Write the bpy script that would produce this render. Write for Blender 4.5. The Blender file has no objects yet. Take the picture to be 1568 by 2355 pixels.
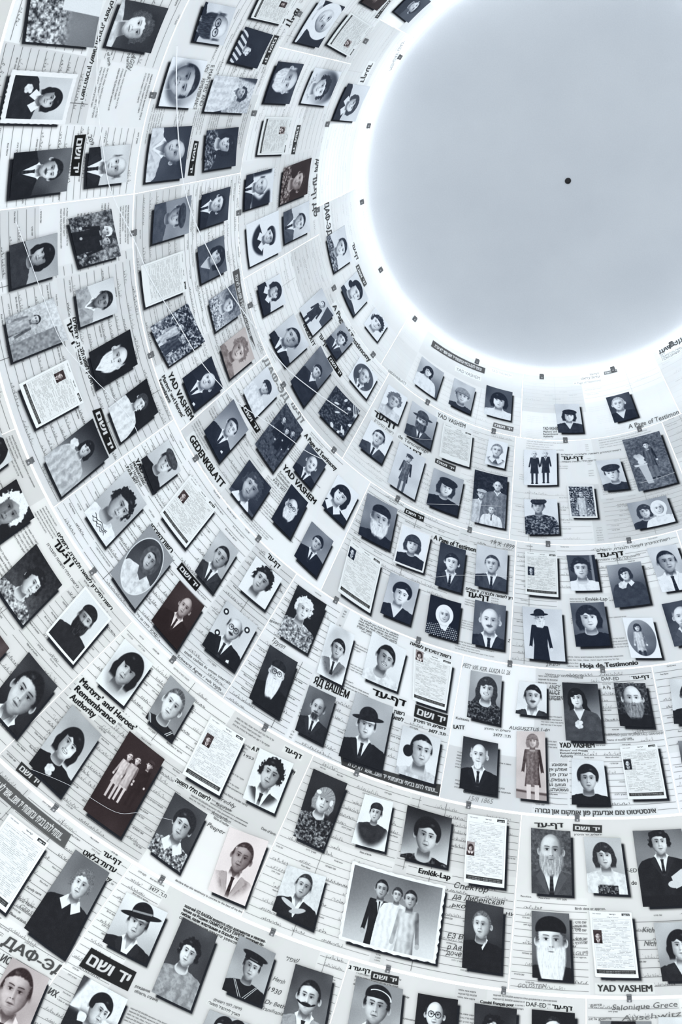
import bpy, math, random
import numpy as np
from mathutils import Matrix, Vector

random.seed(7)
RNG = np.random.default_rng(11)
scene = bpy.context.scene
COL = scene.collection

# ---------------------------------------------------------------- cone profile (metres, camera height = 0 + LIFT)
LIFT = 1.6
RAD=[1.8248, 2.1583, 2.6645, 3.2234, 3.9198, 4.8633, 6.2233, 7.2633]
HGT=[10.0, 9.2949, 8.29, 7.2735, 6.3325, 5.4594, 4.3924, 3.6594]
FPX=2560.9711112395626
OFFX=1.2141419265354516
OFFY=2.46554095026195
U=[0.996813607748687, 0.0, -0.07976610437426966]
V=[0.03997567243000982, 0.8653539760450901, 0.49956425188029835]
N=[0.0690259155739019, -0.5011611478785577, 0.8625966188411771]
IMG_W, IMG_H = 1568, 2355

# ---------------------------------------------------------------- camera
cam_data = bpy.data.cameras.new('camera')
cam_data.sensor_fit = 'VERTICAL'
cam_data.sensor_height = 36.0
cam_data.lens = FPX / IMG_H * 36.0
cam_data.clip_end = 100
cam = bpy.data.objects.new('camera', cam_data)
COL.objects.link(cam)
right = Vector((U[0], V[0], N[0])); down = Vector((U[1], V[1], N[1])); fwd = Vector((U[2], V[2], N[2]))
mw = Matrix.Identity(4)
for i in range(3):
    mw[i][0] = right[i]; mw[i][1] = -down[i]; mw[i][2] = -fwd[i]
mw[0][3], mw[1][3], mw[2][3] = -OFFX, -OFFY, LIFT
cam.matrix_world = mw
scene.camera = cam

# ---------------------------------------------------------------- world, light levels, exposure
scene.view_settings.view_transform = 'Standard'
scene.view_settings.look = 'None'
scene.view_settings.exposure = 0.0
scene.view_settings.gamma = 1.0
scene.view_settings.use_curve_mapping = False
world = bpy.data.worlds.new('hall_light')
scene.world = world
world.use_nodes = True
bg = world.node_tree.nodes['Background']
bg.inputs[0].default_value = (0.90, 0.95, 1.0, 1)
bg.inputs[1].default_value = 1.42          # even white light of the hall below the open cone
RIM_STRENGTH = 3.2                         # ring lamp hidden at the rim
SHELL_STRENGTH = 1.65                      # backlight that shows through the gaps between the sheets
BACK_STRENGTH = 22.0                       # ring lamps standing behind the uppermost sheets
SHEET_TRANSLUCENCY = 0.5

# ---------------------------------------------------------------- helpers
def mat(name):
    m = bpy.data.materials.new(name); m.use_nodes = True
    nt = m.node_tree; b = nt.nodes['Principled BSDF']
    return m, nt, b

def plain_mat(name, c, rough=0.6, metal=0.0, bump=0.0, spec=0.3):
    m, nt, b = mat(name)
    n = nt.nodes.new('ShaderNodeTexNoise'); n.inputs['Scale'].default_value = 40
    tc = nt.nodes.new('ShaderNodeTexCoord'); nt.links.new(tc.outputs['Object'], n.inputs['Vector'])
    mx = nt.nodes.new('ShaderNodeMixRGB'); mx.inputs[1].default_value = (*[x * 0.9 for x in c], 1); mx.inputs[2].default_value = (*[min(1, x * 1.08) for x in c], 1)
    nt.links.new(n.outputs['Fac'], mx.inputs[0]); nt.links.new(mx.outputs[0], b.inputs['Base Color'])
    b.inputs['Roughness'].default_value = rough; b.inputs['Metallic'].default_value = metal
    b.inputs['Specular IOR Level'].default_value = spec
    return m

def emit_mat(name, c, s):
    m = bpy.data.materials.new(name); m.use_nodes = True; nt = m.node_tree; nt.nodes.clear()
    e = nt.nodes.new('ShaderNodeEmission'); e.inputs[0].default_value = (*c, 1); e.inputs[1].default_value = s
    o = nt.nodes.new('ShaderNodeOutputMaterial'); nt.links.new(e.outputs[0], o.inputs[0])
    return m

def image_mat(name, img, rough=0.5, translucent=0.0):
    m, nt, b = mat(name)
    t = nt.nodes.new('ShaderNodeTexImage'); t.image = img; t.interpolation = 'Linear'
    uv = nt.nodes.new('ShaderNodeUVMap'); uv.uv_map = 'UVMap'
    nt.links.new(uv.outputs[0], t.inputs[0]); nt.links.new(t.outputs[0], b.inputs['Base Color'])
    b.inputs['Roughness'].default_value = rough; b.inputs['Specular IOR Level'].default_value = 0.12
    if translucent > 0:
        tr = nt.nodes.new('ShaderNodeBsdfTranslucent'); ms = nt.nodes.new('ShaderNodeMixShader'); ms.inputs[0].default_value = translucent
        nt.links.new(t.outputs[0], tr.inputs[0]); nt.links.new(b.outputs[0], ms.inputs[1]); nt.links.new(tr.outputs[0], ms.inputs[2])
        nt.links.new(ms.outputs[0], nt.nodes['Material Output'].inputs[0])
    return m

def make_image(name, arr):
    """arr (h, w, 3), row 0 at the top, display tones 0..1"""
    h, w = arr.shape[:2]
    im = bpy.data.images.new(name, w, h, alpha=False)
    px = np.ones((h, w, 4), np.float32); px[..., :3] = arr[::-1]
    im.pixels.foreach_set(px.ravel()); im.update(); im.pack()
    return im

def new_obj(name, verts, faces, material, parent=None, uvs=None, mesh=None, smooth=False):
    if mesh is None:
        mesh = bpy.data.meshes.new(name); mesh.from_pydata(verts, [], faces)
        if uvs is not None:
            lay = mesh.uv_layers.new(name='UVMap')
            li = 0
            for f in faces:
                for vi in f:
                    lay.data[li].uv = uvs[vi]; li += 1
        if smooth: mesh.polygons.foreach_set('use_smooth', [True] * len(mesh.polygons))
        mesh.materials.append(material); mesh.update()
    o = bpy.data.objects.new(name, mesh); COL.objects.link(o)
    if parent: o.parent = parent
    return o

def tag(o, label=None, cat=None, group=None, kind=None):
    if label: o['label'] = label
    if cat: o['category'] = cat
    if group: o['group'] = group
    if kind: o['kind'] = kind
    return o

def slant(k): return math.hypot(RAD[k] - RAD[k-1], HGT[k] - HGT[k-1])
def wallpoint(k, th, s, off=0.0):
    """point of tier k at angle th (radians), s = 0 upper edge .. 1 lower edge, off metres into the room"""
    dr, dz = RAD[k] - RAD[k-1], HGT[k] - HGT[k-1]; L = math.hypot(dr, dz)
    r = RAD[k-1] + dr * s + off * dz / L; z = HGT[k-1] + dz * s - off * dr / L
    return (r * math.cos(th), r * math.sin(th), z + LIFT)
def rad_at(k, s): return RAD[k-1] + (RAD[k] - RAD[k-1]) * s

def sheet(name, posf, nu, nv, thick, material, parent=None, uvbox=(0, 0, 1, 1)):
    """thin curved sheet; posf(u, v, off) -> point, u to the right, v downward"""
    V_, F_, T_ = [], [], []
    for layer, off in ((0, 0.0), (1, -thick)):
        for j in range(nv + 1):
            for i in range(nu + 1):
                V_.append(posf(i / nu, j / nv, off))
                T_.append((uvbox[0] + (uvbox[2] - uvbox[0]) * i / nu, uvbox[3] - (uvbox[3] - uvbox[1]) * j / nv))
    n1 = (nu + 1) * (nv + 1); idx = lambda i, j: j * (nu + 1) + i
    for j in range(nv):
        for i in range(nu):
            a, b, c, d = idx(i, j), idx(i + 1, j), idx(i + 1, j + 1), idx(i, j + 1)
            F_.append((a, d, c, b)); F_.append((a + n1, b + n1, c + n1, d + n1))
    rim = [idx(i, 0) for i in range(nu)] + [idx(nu, j) for j in range(nv)] + [idx(i, nv) for i in range(nu, 0, -1)] + [idx(0, j) for j in range(nv, 0, -1)]
    for q in range(len(rim)):
        a, b = rim[q], rim[(q + 1) % len(rim)]
        F_.append((a, b, b + n1, a + n1))
    return new_obj(name, V_, F_, material, parent, T_)

# ---------------------------------------------------------------- what hangs where: tier | corners (angle, height) | picture | label
PHOTOS="""
4|213.52 0.556 207.30 0.487 212.44 0.955 206.66 0.885|im=garden;b=.45,.5|old garden snapshot with a bright dotted dress, cut by the top left frame edge
4|212.88 0.120 207.96 0.114 212.32 0.418 207.70 0.412|b=.2,.25;h=.52,.5,.24;a=-12;hs=curly;hc=.3;sk=.9;K=plain,.75|woman's pale face tilted on a plain dark ground, second print from the top left corner
4|204.63 0.533 199.81 0.545 204.21 0.917 199.72 0.929|bd=.09;dk=1;b=.8,.65;h=.52,.3,.19;a=-8;t=.3;hs=bob;hc=.1;sk=.75;K=collar,.15;fl=.3,.72|woman with a large white flower on her dark jacket, white deckle-edged border
4|197.56 0.473 193.22 0.480 197.13 0.825 193.07 0.832|b=.45,.12;h=.45,.33,.2;t=.4;hs=short;hc=.12;sk=.82;be=mous,.15;K=suit,.08|man with moustache in black suit beside the leftmost bright seam, heavy black print
4|197.90 0.084 193.61 0.074 197.54 0.360 193.49 0.350|b=.8,.7;h=.55,.33,.25;t=-.4;hs=bald;hc=.3;sk=.8;be=mous,.85;K=suit,.13|pale grey-haired man in a dark jacket below the page with small inset photo, upper left
3|208.23 0.639 202.15 0.628 208.09 0.945 202.34 0.934|b=.85,.3;h=.45,.48,.3;t=.1;hs=slick;hc=.12;sk=.7;K=plain,.25;fd=1|brownish blurred close-up of a dark-haired face fading to white at its top edge
3|199.84 0.594 192.97 0.582 199.73 0.938 193.27 0.926|b=.22,.28;h=.45,.35,.2;t=-.5;a=12;hs=bald;hc=.3;sk=.75;K=shirt,.75;rot=1|man in open pale shirt on slate grey ground crossed by the white cable, top left
3|215.28 0.611 210.48 0.559 214.82 0.880 210.25 0.829|b=.8,.75;h=.55,.42,.3;t=.2;hs=bald;hc=.2;sk=.82;g=1;be=full,.2;K=suit,.08|large bald head with round spectacles and dark beard on white ground
3|213.46 0.144 208.29 0.145 213.48 0.437 208.59 0.438|b=.13,.12;h=.6,.55,.13;t=.6;a=10;hs=bob;hc=.1;sk=.92;K=stripe,.5|small white face above a striped blouse on a black ground, near the top
3|219.23 0.128 215.22 0.101 218.52 0.460 214.76 0.434|doc=.2,.2|white testimony page cut by the top edge of the frame
2|221.41 0.564 213.48 0.565 220.82 0.879 213.38 0.879|b=.1,.1;h=.42,.36,.26;a=14;hs=none;sk=.85;ht=scarf,.95;K=plain,.92|woman veiled in white cloth on black ground, top of the picture
2|220.57 0.065 213.33 0.098 221.08 0.446 214.42 0.479|doc=.62,.28|white testimony page with small dark inset photo beside the veiled woman
2|226.21 0.143 223.53 0.160 225.95 0.401 223.41 0.418|b=.2,.12;h=.4,.5,.2;hs=short;sk=.5;K=plain,.1;sep=1|dark purplish print mostly hidden by the top edge, right of the veiled woman
1|231.67 0.409 224.80 0.436 231.53 0.880 225.18 0.906|b=.35,.3;h=.5,.4,.2;t=-.4;hs=short;hc=.15;sk=.9;K=plain,.2|pale face over dark jacket, topmost print against the glowing rim
3|206.78 0.096 201.53 0.089 206.59 0.519 201.76 0.513|b=.75,.6;h=.45,.27,.15;a=15;t=-.3;hs=curly;hc=.2;sk=.7;K=shirt,.8;n=.15;im=blot|outdoor snapshot of a smiling person in a white shirt, large dark shapes at the bottom
2|210.20 0.639 203.10 0.619 209.90 0.952 203.23 0.933|b=.25,.1;h=.42,.38,.26;t=.2;hs=bald;hc=.8;sk=.8;be=full,.88;K=plain,.1|old man with a bushy white beard on navy ground, beside the rim seam
2|210.07 0.097 202.76 0.096 210.01 0.471 203.27 0.470|b=.2,.95;h=.5,.5,.25;t=.4;a=-10;hs=curly;hc=.15;sk=.95;K=floral,.6;fd=1|overexposed woman with dark hair in flowery dress on white ground, top row
1|207.62 0.352 198.83 0.397 207.87 0.882 199.81 0.928|b=.9,.8;h=.55,.42,.19;t=.2;a=-8;hs=bob;hc=.25;sk=.92;K=collar,.15|woman in dark jacket with white pointed collar nearest the rim, upper left
3|199.44 0.131 193.46 0.085 199.15 0.441 193.53 0.395|b=.15,.2;h=.42,.35,.19;t=-.4;a=10;hs=bob;hc=.13;sk=.8;K=floral,.3|girl with a dark bob and mottled dress on charcoal ground with a clipped corner
2|200.69 0.522 193.90 0.509 200.96 0.865 194.62 0.852|doc=.25,.18|white testimony page with small inset head in the second tier, upper left
4|189.11 0.533 184.79 0.542 188.72 0.834 184.64 0.842|b=.62,.7;h=.45,.33,.2;t=-.25;a=-8;hs=bob;hc=.08;bang=1;sk=.7;K=plain,.22|woman with smooth black bob and dark pullover, left edge upper half
4|190.73 0.171 185.06 0.103 190.34 0.461 185.00 0.393|im=grass;b=.35,.75;n=.25;h=.42,.2,.09;F=.12;hs=curly;hc=.9;sk=.75;K=plain,.13/h=.62,.24,.09;F=.2;hs=short;hc=.2;sk=.7;K=plain,.15|two children in dark clothes standing on grass before a low wall
4|182.86 0.168 178.61 0.172 182.60 0.437 178.58 0.441|b=.78,.78;h=.52,.33,.2;t=.1;hs=short;hc=.1;sk=.55;K=shirt,.6|tanned young man in an open grey shirt on white ground
4|182.62 0.588 177.80 0.541 182.04 0.905 177.78 0.908|b=.8,.6;im=wallb;n=.12;h=.3,.45,.1;F=.6;hs=slick;hc=.12;sk=.75;K=plain,.7;L=.1|woman in a white blouse and long black skirt leaning on a wall, left edge
4|175.79 0.571 170.64 0.553 175.49 0.910 170.65 0.892|doc=.15,.15|cream testimony page with brownish inset portrait and dark footer band, left side
4|176.06 0.108 171.60 0.116 175.50 0.424 171.32 0.432|b=.06,.08;h=.52,.42,.24;t=.3;hs=bald;hc=.85;sk=.85;be=full,.92;K=shirt,.08|old man with short white beard glowing on a solid black ground
4|169.39 0.086 164.76 0.095 168.63 0.409 164.30 0.418|b=.1,.1;h=.45,.3,.15;t=.7;a=6;hs=updo;hc=.25;sk=.88;K=blouse,.85|girl in a white ruffled dress seen in profile on black ground, cable crossing her
4|168.50 0.532 163.65 0.537 167.64 0.917 163.12 0.922|b=.08,.85;h=.5,.3,.13;t=-.4;hs=bob;hc=.1;sk=.8;K=blouse,.68;fl=.2,.45|woman in a striped pale blouse holding a bunch of flowers, split dark and light ground
4|161.15 0.470 156.31 0.470 160.29 0.846 155.78 0.846|b=.75,.6;h=.52,.4,.25;t=.6;a=10;hs=curly;hc=.1;sk=.72;K=blouse,.92;sig=1|smiling young person with curly dark hair and white collar, signed along the bottom
5|167.08 0.103 162.86 0.109 166.62 0.316 162.60 0.322|b=.12,.1;h=.5,.45,.26;t=.3;hs=curly;hc=.9;sk=.55;K=plain,.1|white-haired person on black ground cut by the left edge, middle height
5|172.75 0.086 168.96 0.081 171.87 0.281 168.24 0.276|b=.75,.75;h=.55,.4,.24;hs=bob;hc=.06;sk=.7;K=plain,.5|edge of a pale print with black hair at the far left frame edge
4|160.99 0.109 156.62 0.144 161.06 0.348 156.90 0.383|b=.75,.7;h=.52,.34,.22;t=.3;hs=short;hc=.15;sk=.82;ht=beret,.3;K=plain,.1|face under a dark cap with black coat, beside slanted lettering of the left side
3|190.37 0.496 185.21 0.515 190.23 0.828 185.37 0.847|b=.55,.5;h=.45,.38,.22;t=.1;hs=short;hc=.2;sk=.7;ht=cap,.25;K=coat,.3|grey-toned man in patterned peaked cap below the long upper left seam
3|190.33 0.112 185.23 0.126 190.07 0.393 185.25 0.407|b=.25,.2;h=.42,.4,.22;t=-.1;hs=slick;hc=.1;sk=.82;K=suit,.1|square-faced man in black jacket and striped shirt on navy ground
3|183.03 0.169 177.39 0.168 182.71 0.433 177.35 0.432|b=.4,.3;h=.5,.32,.2;t=-.2;a=-8;hs=bob;hc=.12;sk=.78;K=vneck,.3;hc2=1|woman with dark waved hair and white neckline crossed by the cable, grey ground
3|183.07 0.571 177.37 0.576 183.17 0.956 177.84 0.960|doc=0,0|grey handwritten testimony page without band, upper left beneath the cable
2|191.72 0.613 185.64 0.612 191.56 0.945 185.86 0.944|b=.9,.88;h=.42,.45,.22;t=0;hs=bald;hc=.2;sk=.8;K=suit,.12;im=sides|white print of a man's head framed by black hat and coat shapes, second tier
2|192.05 0.136 184.65 0.152 191.30 0.489 184.46 0.505|b=.2,.15;h=.55,.38,.22;t=-.2;hs=short;hc=.2;sk=.7;K=floral,.35;sep=1|wine-brown tinted portrait right of the man framed by black shapes
2|183.60 0.530 175.79 0.531 183.32 0.921 176.10 0.922|b=.93,.93;h=.52,.32,.16;a=-5;t=-.1;hs=updo;hc=.1;sk=.82;K=collar,.1;fo=1|woman in dark dress with white collar inside a soft oval on white print
2|183.01 0.125 176.55 0.134 182.78 0.464 176.79 0.473|b=.85,.7;h=.52,.38,.21;t=.3;hs=slick;hc=.12;sk=.8;K=suit,.3|young man with swept back hair and striped collar on white ground, second tier
1|173.32 0.483 164.25 0.500 173.29 0.889 164.80 0.907|b=.85,.85;h=.5,.36,.19;t=.3;a=-6;hs=short;hc=.2;sk=.92;K=pattern,.4|boy in a patterned shirt on pale blue ground, highest tier beside the rim
1|161.01 0.487 153.04 0.508 160.72 0.884 153.25 0.905|b=.85,.88;h=.45,.42,.22;t=.8;a=10;hs=updo;hc=.15;sk=.92;K=plain,.25;bun=1|profile of a woman with dark hair coiled at the nape, highest tier
1|150.15 0.481 144.13 0.467 149.79 0.821 144.09 0.806|b=.97,.97;h=.5,.45,.28;t=0;a=8;hs=curly;hc=.2;sk=.97;K=blouse,.95|laughing girl with short dark curls on a pure white print beside the rim
2|171.97 0.599 166.27 0.616 172.31 0.880 166.93 0.897|b=.9,.8;h=.45,.32,.2;t=.6;a=5;hs=bob;hc=.15;sk=.8;K=collar,.12|woman with smooth dark bob and fur collar above the smiling man, second tier
2|163.85 0.152 157.05 0.134 163.54 0.487 157.22 0.469|b=.75,.85;h=.45,.22,.1;F=.2;hs=short;hc=.3;sk=.9;K=pattern,.25;im=blotr|small child in a dark ruffled costume standing with raised arm
3|174.89 0.117 169.73 0.121 174.45 0.394 169.57 0.398|b=.4,.75;h=.5,.33,.2;t=.5;hs=curly;hc=.3;sk=.85;K=floral,.6;n=.1|pale snapshot of a girl leaning over flowers, left of the dark lettered band
3|175.66 0.592 169.24 0.522 175.19 0.956 169.18 0.886|im=trees;b=.4,.5;n=.4;h=.4,.35,.08;F=.8;hs=short;sk=.8;K=plain,.8/h=.62,.4,.08;F=.3;hs=short;sk=.75;K=plain,.3|mottled outdoor snapshot of two figures under trees, dark speckled print
2|163.51 0.573 156.30 0.558 163.49 0.911 156.75 0.896|b=.85,.6;h=.5,.4,.23;t=-.2;a=5;hs=slick;hc=.12;sk=.7;K=suit,.08|smiling man with slicked hair and black jacket, white ground at top
2|154.25 0.082 149.27 0.085 154.35 0.374 149.68 0.377|b=.65,.5;h=.5,.4,.23;t=.1;hs=curly;hc=.15;sk=.85;K=suit,.2|woman with short curled hair directly left of the curved title beside the rim
3|167.39 0.119 161.88 0.141 167.16 0.403 161.95 0.425|b=.75,.7;h=.48,.42,.24;t=.1;hs=curly;hc=.45;sk=.8;K=plain,.5;sep=1|mauve-brown faded portrait of a woman with curled hair, left half
3|166.73 0.509 161.59 0.517 166.62 0.815 161.75 0.823|b=.12,.12;h=.55,.35,.21;t=-.5;a=6;hs=bald;hc=.3;sk=.85;K=suit,.08;hk=1|bald man in black coat with white pocket square, cable running over his head
3|159.31 0.057 154.13 0.084 159.14 0.364 154.27 0.390|b=.82,.8;h=.52,.32,.17;a=5;hs=short;hc=.15;sk=.8;ht=cloche,.2;K=blouse,.85|woman in a dark headband and all-white dress
3|159.06 0.479 153.77 0.498 158.59 0.834 153.64 0.853|b=.45,.75;h=.55,.36,.19;t=.2;hs=slick;hc=.12;sk=.82;K=suit,.12;hk=1|young man in black suit with striped tie and pocket square, below large title on left
3|151.99 0.075 146.31 0.094 151.37 0.519 146.16 0.538|b=.25,.3;n=.12;h=.3,.22,.08;F=.3;hs=short;sk=.8;K=plain,.15/h=.6,.3,.09;F=.3;hs=curly;sk=.8;K=plain,.12/h=.8,.22,.08;F=.2;hs=short;sk=.75;K=plain,.1|dark cracked snapshot of three soldiers posing together, cable crossing
2|154.40 0.448 148.75 0.473 154.09 0.924 148.96 0.949|b=.45,.3;h=.55,.35,.18;t=-.1;hs=short;hc=.15;sk=.8;K=bow,.15|man in dark suit with a white bow tie, second tier
2|146.21 0.549 138.75 0.533 145.96 0.873 138.96 0.856|im=leaves;b=.25,.2;n=.3|dark leafy outdoor snapshot with pale blurred figures, beside the second joint
3|144.08 0.134 139.14 0.148 143.93 0.385 139.23 0.399|b=.3,.3;h=.52,.4,.21;t=.1;hs=bald;hc=.3;sk=.88;be=mous,.5;K=suit,.1|bald man with grey moustache and tie above the large bold name lettering
3|150.42 0.637 144.84 0.641 149.91 0.920 144.62 0.925|b=.2,.18;h=.5,.45,.25;t=-.1;a=6;hs=curly;hc=.25;sk=.68;K=collar,.3|wide-eyed little girl with bow and dark curls, large dark print
3|142.46 0.492 138.42 0.505 142.06 0.818 137.99 0.824|b=.15,.1;h=.48,.42,.24;t=.1;hs=bald;hc=.8;sk=.85;g=1;be=full,.85;K=plain,.1|old man with spectacles and flowing white beard beneath the large name lettering
3|136.35 0.143 131.08 0.168 136.17 0.442 131.21 0.467|b=.9,.9;h=.45,.4,.24;t=-.3;a=14;hs=bob;hc=.1;sk=.92;K=collar,.1|woman with dark side-swept hair and white collar on white ground, mid left
2|145.60 0.133 139.03 0.142 145.12 0.386 138.91 0.395|b=.35,.3;h=.5,.42,.2;t=.1;hs=bald;hc=.8;sk=.8;be=mous,.7;K=suit,.35;o=.95|bald old man in a grey suit within an oval on white paper
1|131.13 0.440 123.49 0.457 130.55 0.874 123.43 0.890|b=.75,.35;h=.42,.32,.14;t=.3;a=10;hs=long;hc=.15;sk=.95;K=blouse,.95|woman with long dark plait in a white puffed blouse, highest tier
1|120.21 0.442 113.70 0.455 119.89 0.860 113.81 0.872|b=.75,.6;h=.5,.5,.25;t=.1;hs=short;hc=.3;sk=.85;ht=cloche,.55;K=plain,.2|boy in a grey knitted hat and dark collar below the striped green band
1|110.78 0.340 103.15 0.342 110.21 0.786 103.12 0.788|b=.3,.4;h=.52,.42,.22;hs=bob;bang=1;hc=.12;sk=.95;K=blouse,.95|girl with black bob and straight fringe in white top, highest tier
2|136.03 0.114 130.20 0.094 135.35 0.402 129.88 0.381|b=.93,.93;h=.48,.36,.24;t=.3;a=12;hs=curly;hc=.4;sk=.75;K=vneck,.8|woman with short wavy grey hair on white ground above slanted title
2|128.79 0.086 121.52 0.099 127.75 0.413 120.99 0.426|b=.75,.5;h=.5,.38,.18;t=-.1;hs=short;hc=.2;sk=.8;ht=fedora,.3;be=full,.3;K=suit,.25|bearded man wearing a wide-brimmed hat, two glare lines below
2|135.69 0.523 129.60 0.521 135.41 0.807 129.66 0.805|b=.92,.92;h=.52,.34,.21;t=-.2;hs=slick;hc=.15;sk=.82;K=suit,.25|young man in dark three-piece suit on white paper under bold title
2|127.92 0.515 121.23 0.531 127.13 0.919 120.97 0.936|b=.8,.75;h=.46,.22,.1;F=.35;hs=short;hc=.3;sk=.8;ht=cap,.3;K=plain,.45;L=.35|toddler in cap and knitted suit standing on pale floor
2|119.73 0.115 112.12 0.100 118.60 0.446 111.52 0.430|doc=.06,.12|blank-looking white testimony page with tiny inset photo at its upper left
2|108.08 0.092 103.29 0.094 108.20 0.349 103.67 0.351|b=.95,.95;h=.5,.38,.25;hs=slick;hc=.5;sk=.85;K=collar,.35;fd=1|fair-haired boy in grey jacket fading out on white print
2|118.96 0.573 112.11 0.570 118.50 0.923 112.11 0.920|b=.65,.6;h=.5,.38,.2;t=.4;a=5;hs=bob;hc=.2;sk=.9;ht=beret,.15;K=coat,.12|woman in black beret and fur coat on grey ground
2|110.15 0.436 102.79 0.429 109.23 0.921 102.57 0.915|b=.15,.15;n=.1;h=.25,.45,.12;hs=short;ht=cap,.7;sk=.8;K=shirt,.7/h=.72,.22,.13;hs=bald;hc=.7;sk=.85;K=shirt,.45/h=.58,.7,.1;hs=slick;hc=.5;sk=.85;K=suit,.85|family group of three in front of dark foliage, seated man in pale suit
1|91.43 0.454 84.85 0.468 90.98 0.894 84.85 0.908|b=.8,.8;h=.52,.42,.19;t=.2;a=5;hs=bob;hc=.15;sk=.95;ht=beret,.15;K=vneck,.2|smiling woman in small dark tilted hat and dark square-necked dress, top right tier
1|77.53 0.434 71.25 0.431 76.92 0.832 71.04 0.828|b=.3,.25;h=.42,.34,.23;t=-.2;hs=slick;hc=.7;sk=.95;K=vneck,.15|elderly woman in black V-neck with pearl earring, top right tier
2|99.43 0.130 91.71 0.103 99.16 0.475 92.00 0.448|b=.9,.9;h=.32,.12,.08;F=.15;hs=slick;hc=.8;sk=.9;K=plain,.2;L=.2/h=.66,.1,.08;F=.15;hs=short;hc=.8;sk=.9;K=suit,.2;L=.2|elderly couple in dark clothes standing arm in arm on white ground
2|83.08 0.231 77.76 0.244 82.31 0.526 77.32 0.540|b=.8,.75;h=.52,.45,.26;t=-.3;a=-6;hs=short;hc=.2;sk=.92;ht=beret,.2;K=plain,.2|grinning young man in dark beret with high collar
2|76.16 0.071 67.46 0.085 75.51 0.585 67.74 0.599|b=.35,.4;n=.12;h=.55,.2,.08;F=.4;hs=short;hc=.2;sk=.85;K=plain,.42;L=.45;im=table|person in long grey coat standing beside a draped table with a pot of flowers
2|89.97 0.452 84.34 0.464 89.79 0.756 84.50 0.768|bd=.06;im=trees;b=.2,.5;n=.35;h=.5,.25,.12;F=.8;hs=short;hc=.3;sk=.8;K=plain,.85;L=.75|small boy in a white suit standing before bushes, white border
2|99.07 0.613 92.20 0.586 98.54 0.936 92.10 0.909|b=.9,.8;h=.42,.2,.16;t=-.1;hs=short;hc=.2;sk=.75;ht=cap,.2;K=pattern,.3|soldier in peaked cap with cartridge pockets on his coat
2|78.42 0.674 70.65 0.681 77.91 0.920 70.50 0.927|b=.6,.6;h=.36,.42,.15;t=.1;hs=bob;hc=.25;sk=.85;K=plain,.2/h=.72,.4,.14;hs=none;sk=.9;ht=scarf,.95;K=blouse,.95|mother cheek to cheek with a baby in a white bonnet
3|129.84 0.107 123.46 0.088 128.41 0.449 122.45 0.431|b=.55,.4;h=.55,.42,.24;t=.2;hs=short;hc=.3;sk=.75;ht=kippah,.12;be=full,.85;K=coat,.12|old man with tall black cap and long white beard gazing sideways
3|121.84 0.177 116.07 0.159 121.20 0.503 115.79 0.485|bd=.05;b=.92,.9;h=.48,.4,.21;hs=bob;hc=.25;sk=.85;ht=cloche,.25;K=coat,.15|young woman in a pointed dark knit hat, scratched white-bordered print
3|129.16 0.523 122.97 0.551 127.82 0.934 122.07 0.961|doc=.03,.12|grey handwritten testimony page with a tiny portrait at its top left, centre
3|114.09 0.187 109.26 0.184 113.43 0.542 108.92 0.539|b=.25,.2;h=.52,.38,.23;t=-.2;hs=short;hc=.15;sk=.92;K=suit,.2|young man with side parting in dark suit directly under the page title, centre
3|107.43 0.107 101.70 0.106 106.87 0.449 101.51 0.447|b=.75,.7;h=.52,.4,.2;t=-.4;hs=slick;hc=.25;sk=.8;K=suit,.25|grey-haired man in dark suit looking left on light blue ground
3|121.01 0.590 115.90 0.583 120.64 0.921 115.82 0.914|b=.65,.7;h=.5,.4,.23;t=.2;a=8;hs=updo;hc=.1;sk=.92;K=vneck,.13|woman with rolled dark hair in black dress on light blue ground
3|113.76 0.626 108.58 0.622 113.32 0.925 108.41 0.920|b=.08,.08;h=.52,.42,.17;hs=none;sk=.85;ht=scarf,.97;K=dots,.1|old woman in white headscarf and polka-dotted dress on black
3|106.46 0.562 101.33 0.561 106.08 0.908 101.26 0.906|b=.4,.35;h=.52,.4,.27;t=-.1;hs=bald;hc=.6;sk=.9;be=mous,.3;K=suit,.15|bald man with moustache and dark suit on navy ground, centre right
3|98.56 0.085 92.72 0.088 98.23 0.440 92.79 0.443|doc=.08,.36|white testimony page with a tiny inset head and grey footer band, right side
3|91.03 0.095 86.04 0.097 90.57 0.387 85.85 0.388|b=.3,.25;h=.45,.38,.25;t=-.1;hs=curly;hc=.15;sk=.85;K=blouse,.93;im=sidew|woman in loose white blouse before dark curtains, right of the small page
3|84.23 0.191 78.30 0.191 83.82 0.536 78.28 0.536|b=.6,.15;h=.48,.25,.13;t=-.5;a=-8;hs=bob;hc=.2;sk=.9;K=collar,.25;fl=.35,.5|girl with hair ribbon holding a white doll on dark ground
3|76.76 0.094 71.67 0.112 76.05 0.465 71.31 0.483|b=.82,.6;h=.5,.35,.27;t=.3;hs=slick;hc=.12;sk=.7;K=suit,.9|man with slick dark hair and pale jacket at right edge, black tie
3|98.71 0.542 92.37 0.546 98.04 0.942 92.15 0.946|b=.78,.78;h=.42,.2,.13;t=.3;hs=short;hc=.7;sk=.85;ht=fedora,.1;be=full,.85;K=coat,.1;F=.1;L=.1|bearded man in a black bowler and long black coat standing, bottom edge torn
3|90.92 0.488 85.49 0.485 90.44 0.830 85.34 0.826|b=.35,.4;h=.48,.36,.25;t=.2;a=-5;hs=bob;hc=.15;sk=.92;K=plain,.08|fair-faced young woman in black dress with necklace beneath the small centred title
3|82.96 0.619 78.47 0.648 82.64 0.930 78.39 0.958|b=.6,.3;h=.42,.25,.1;F=.15;hs=bob;hc=.2;sk=.85;K=plain,.85;L=.2;o=.95|small child in sailor outfit inside an oval print, right side
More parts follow.
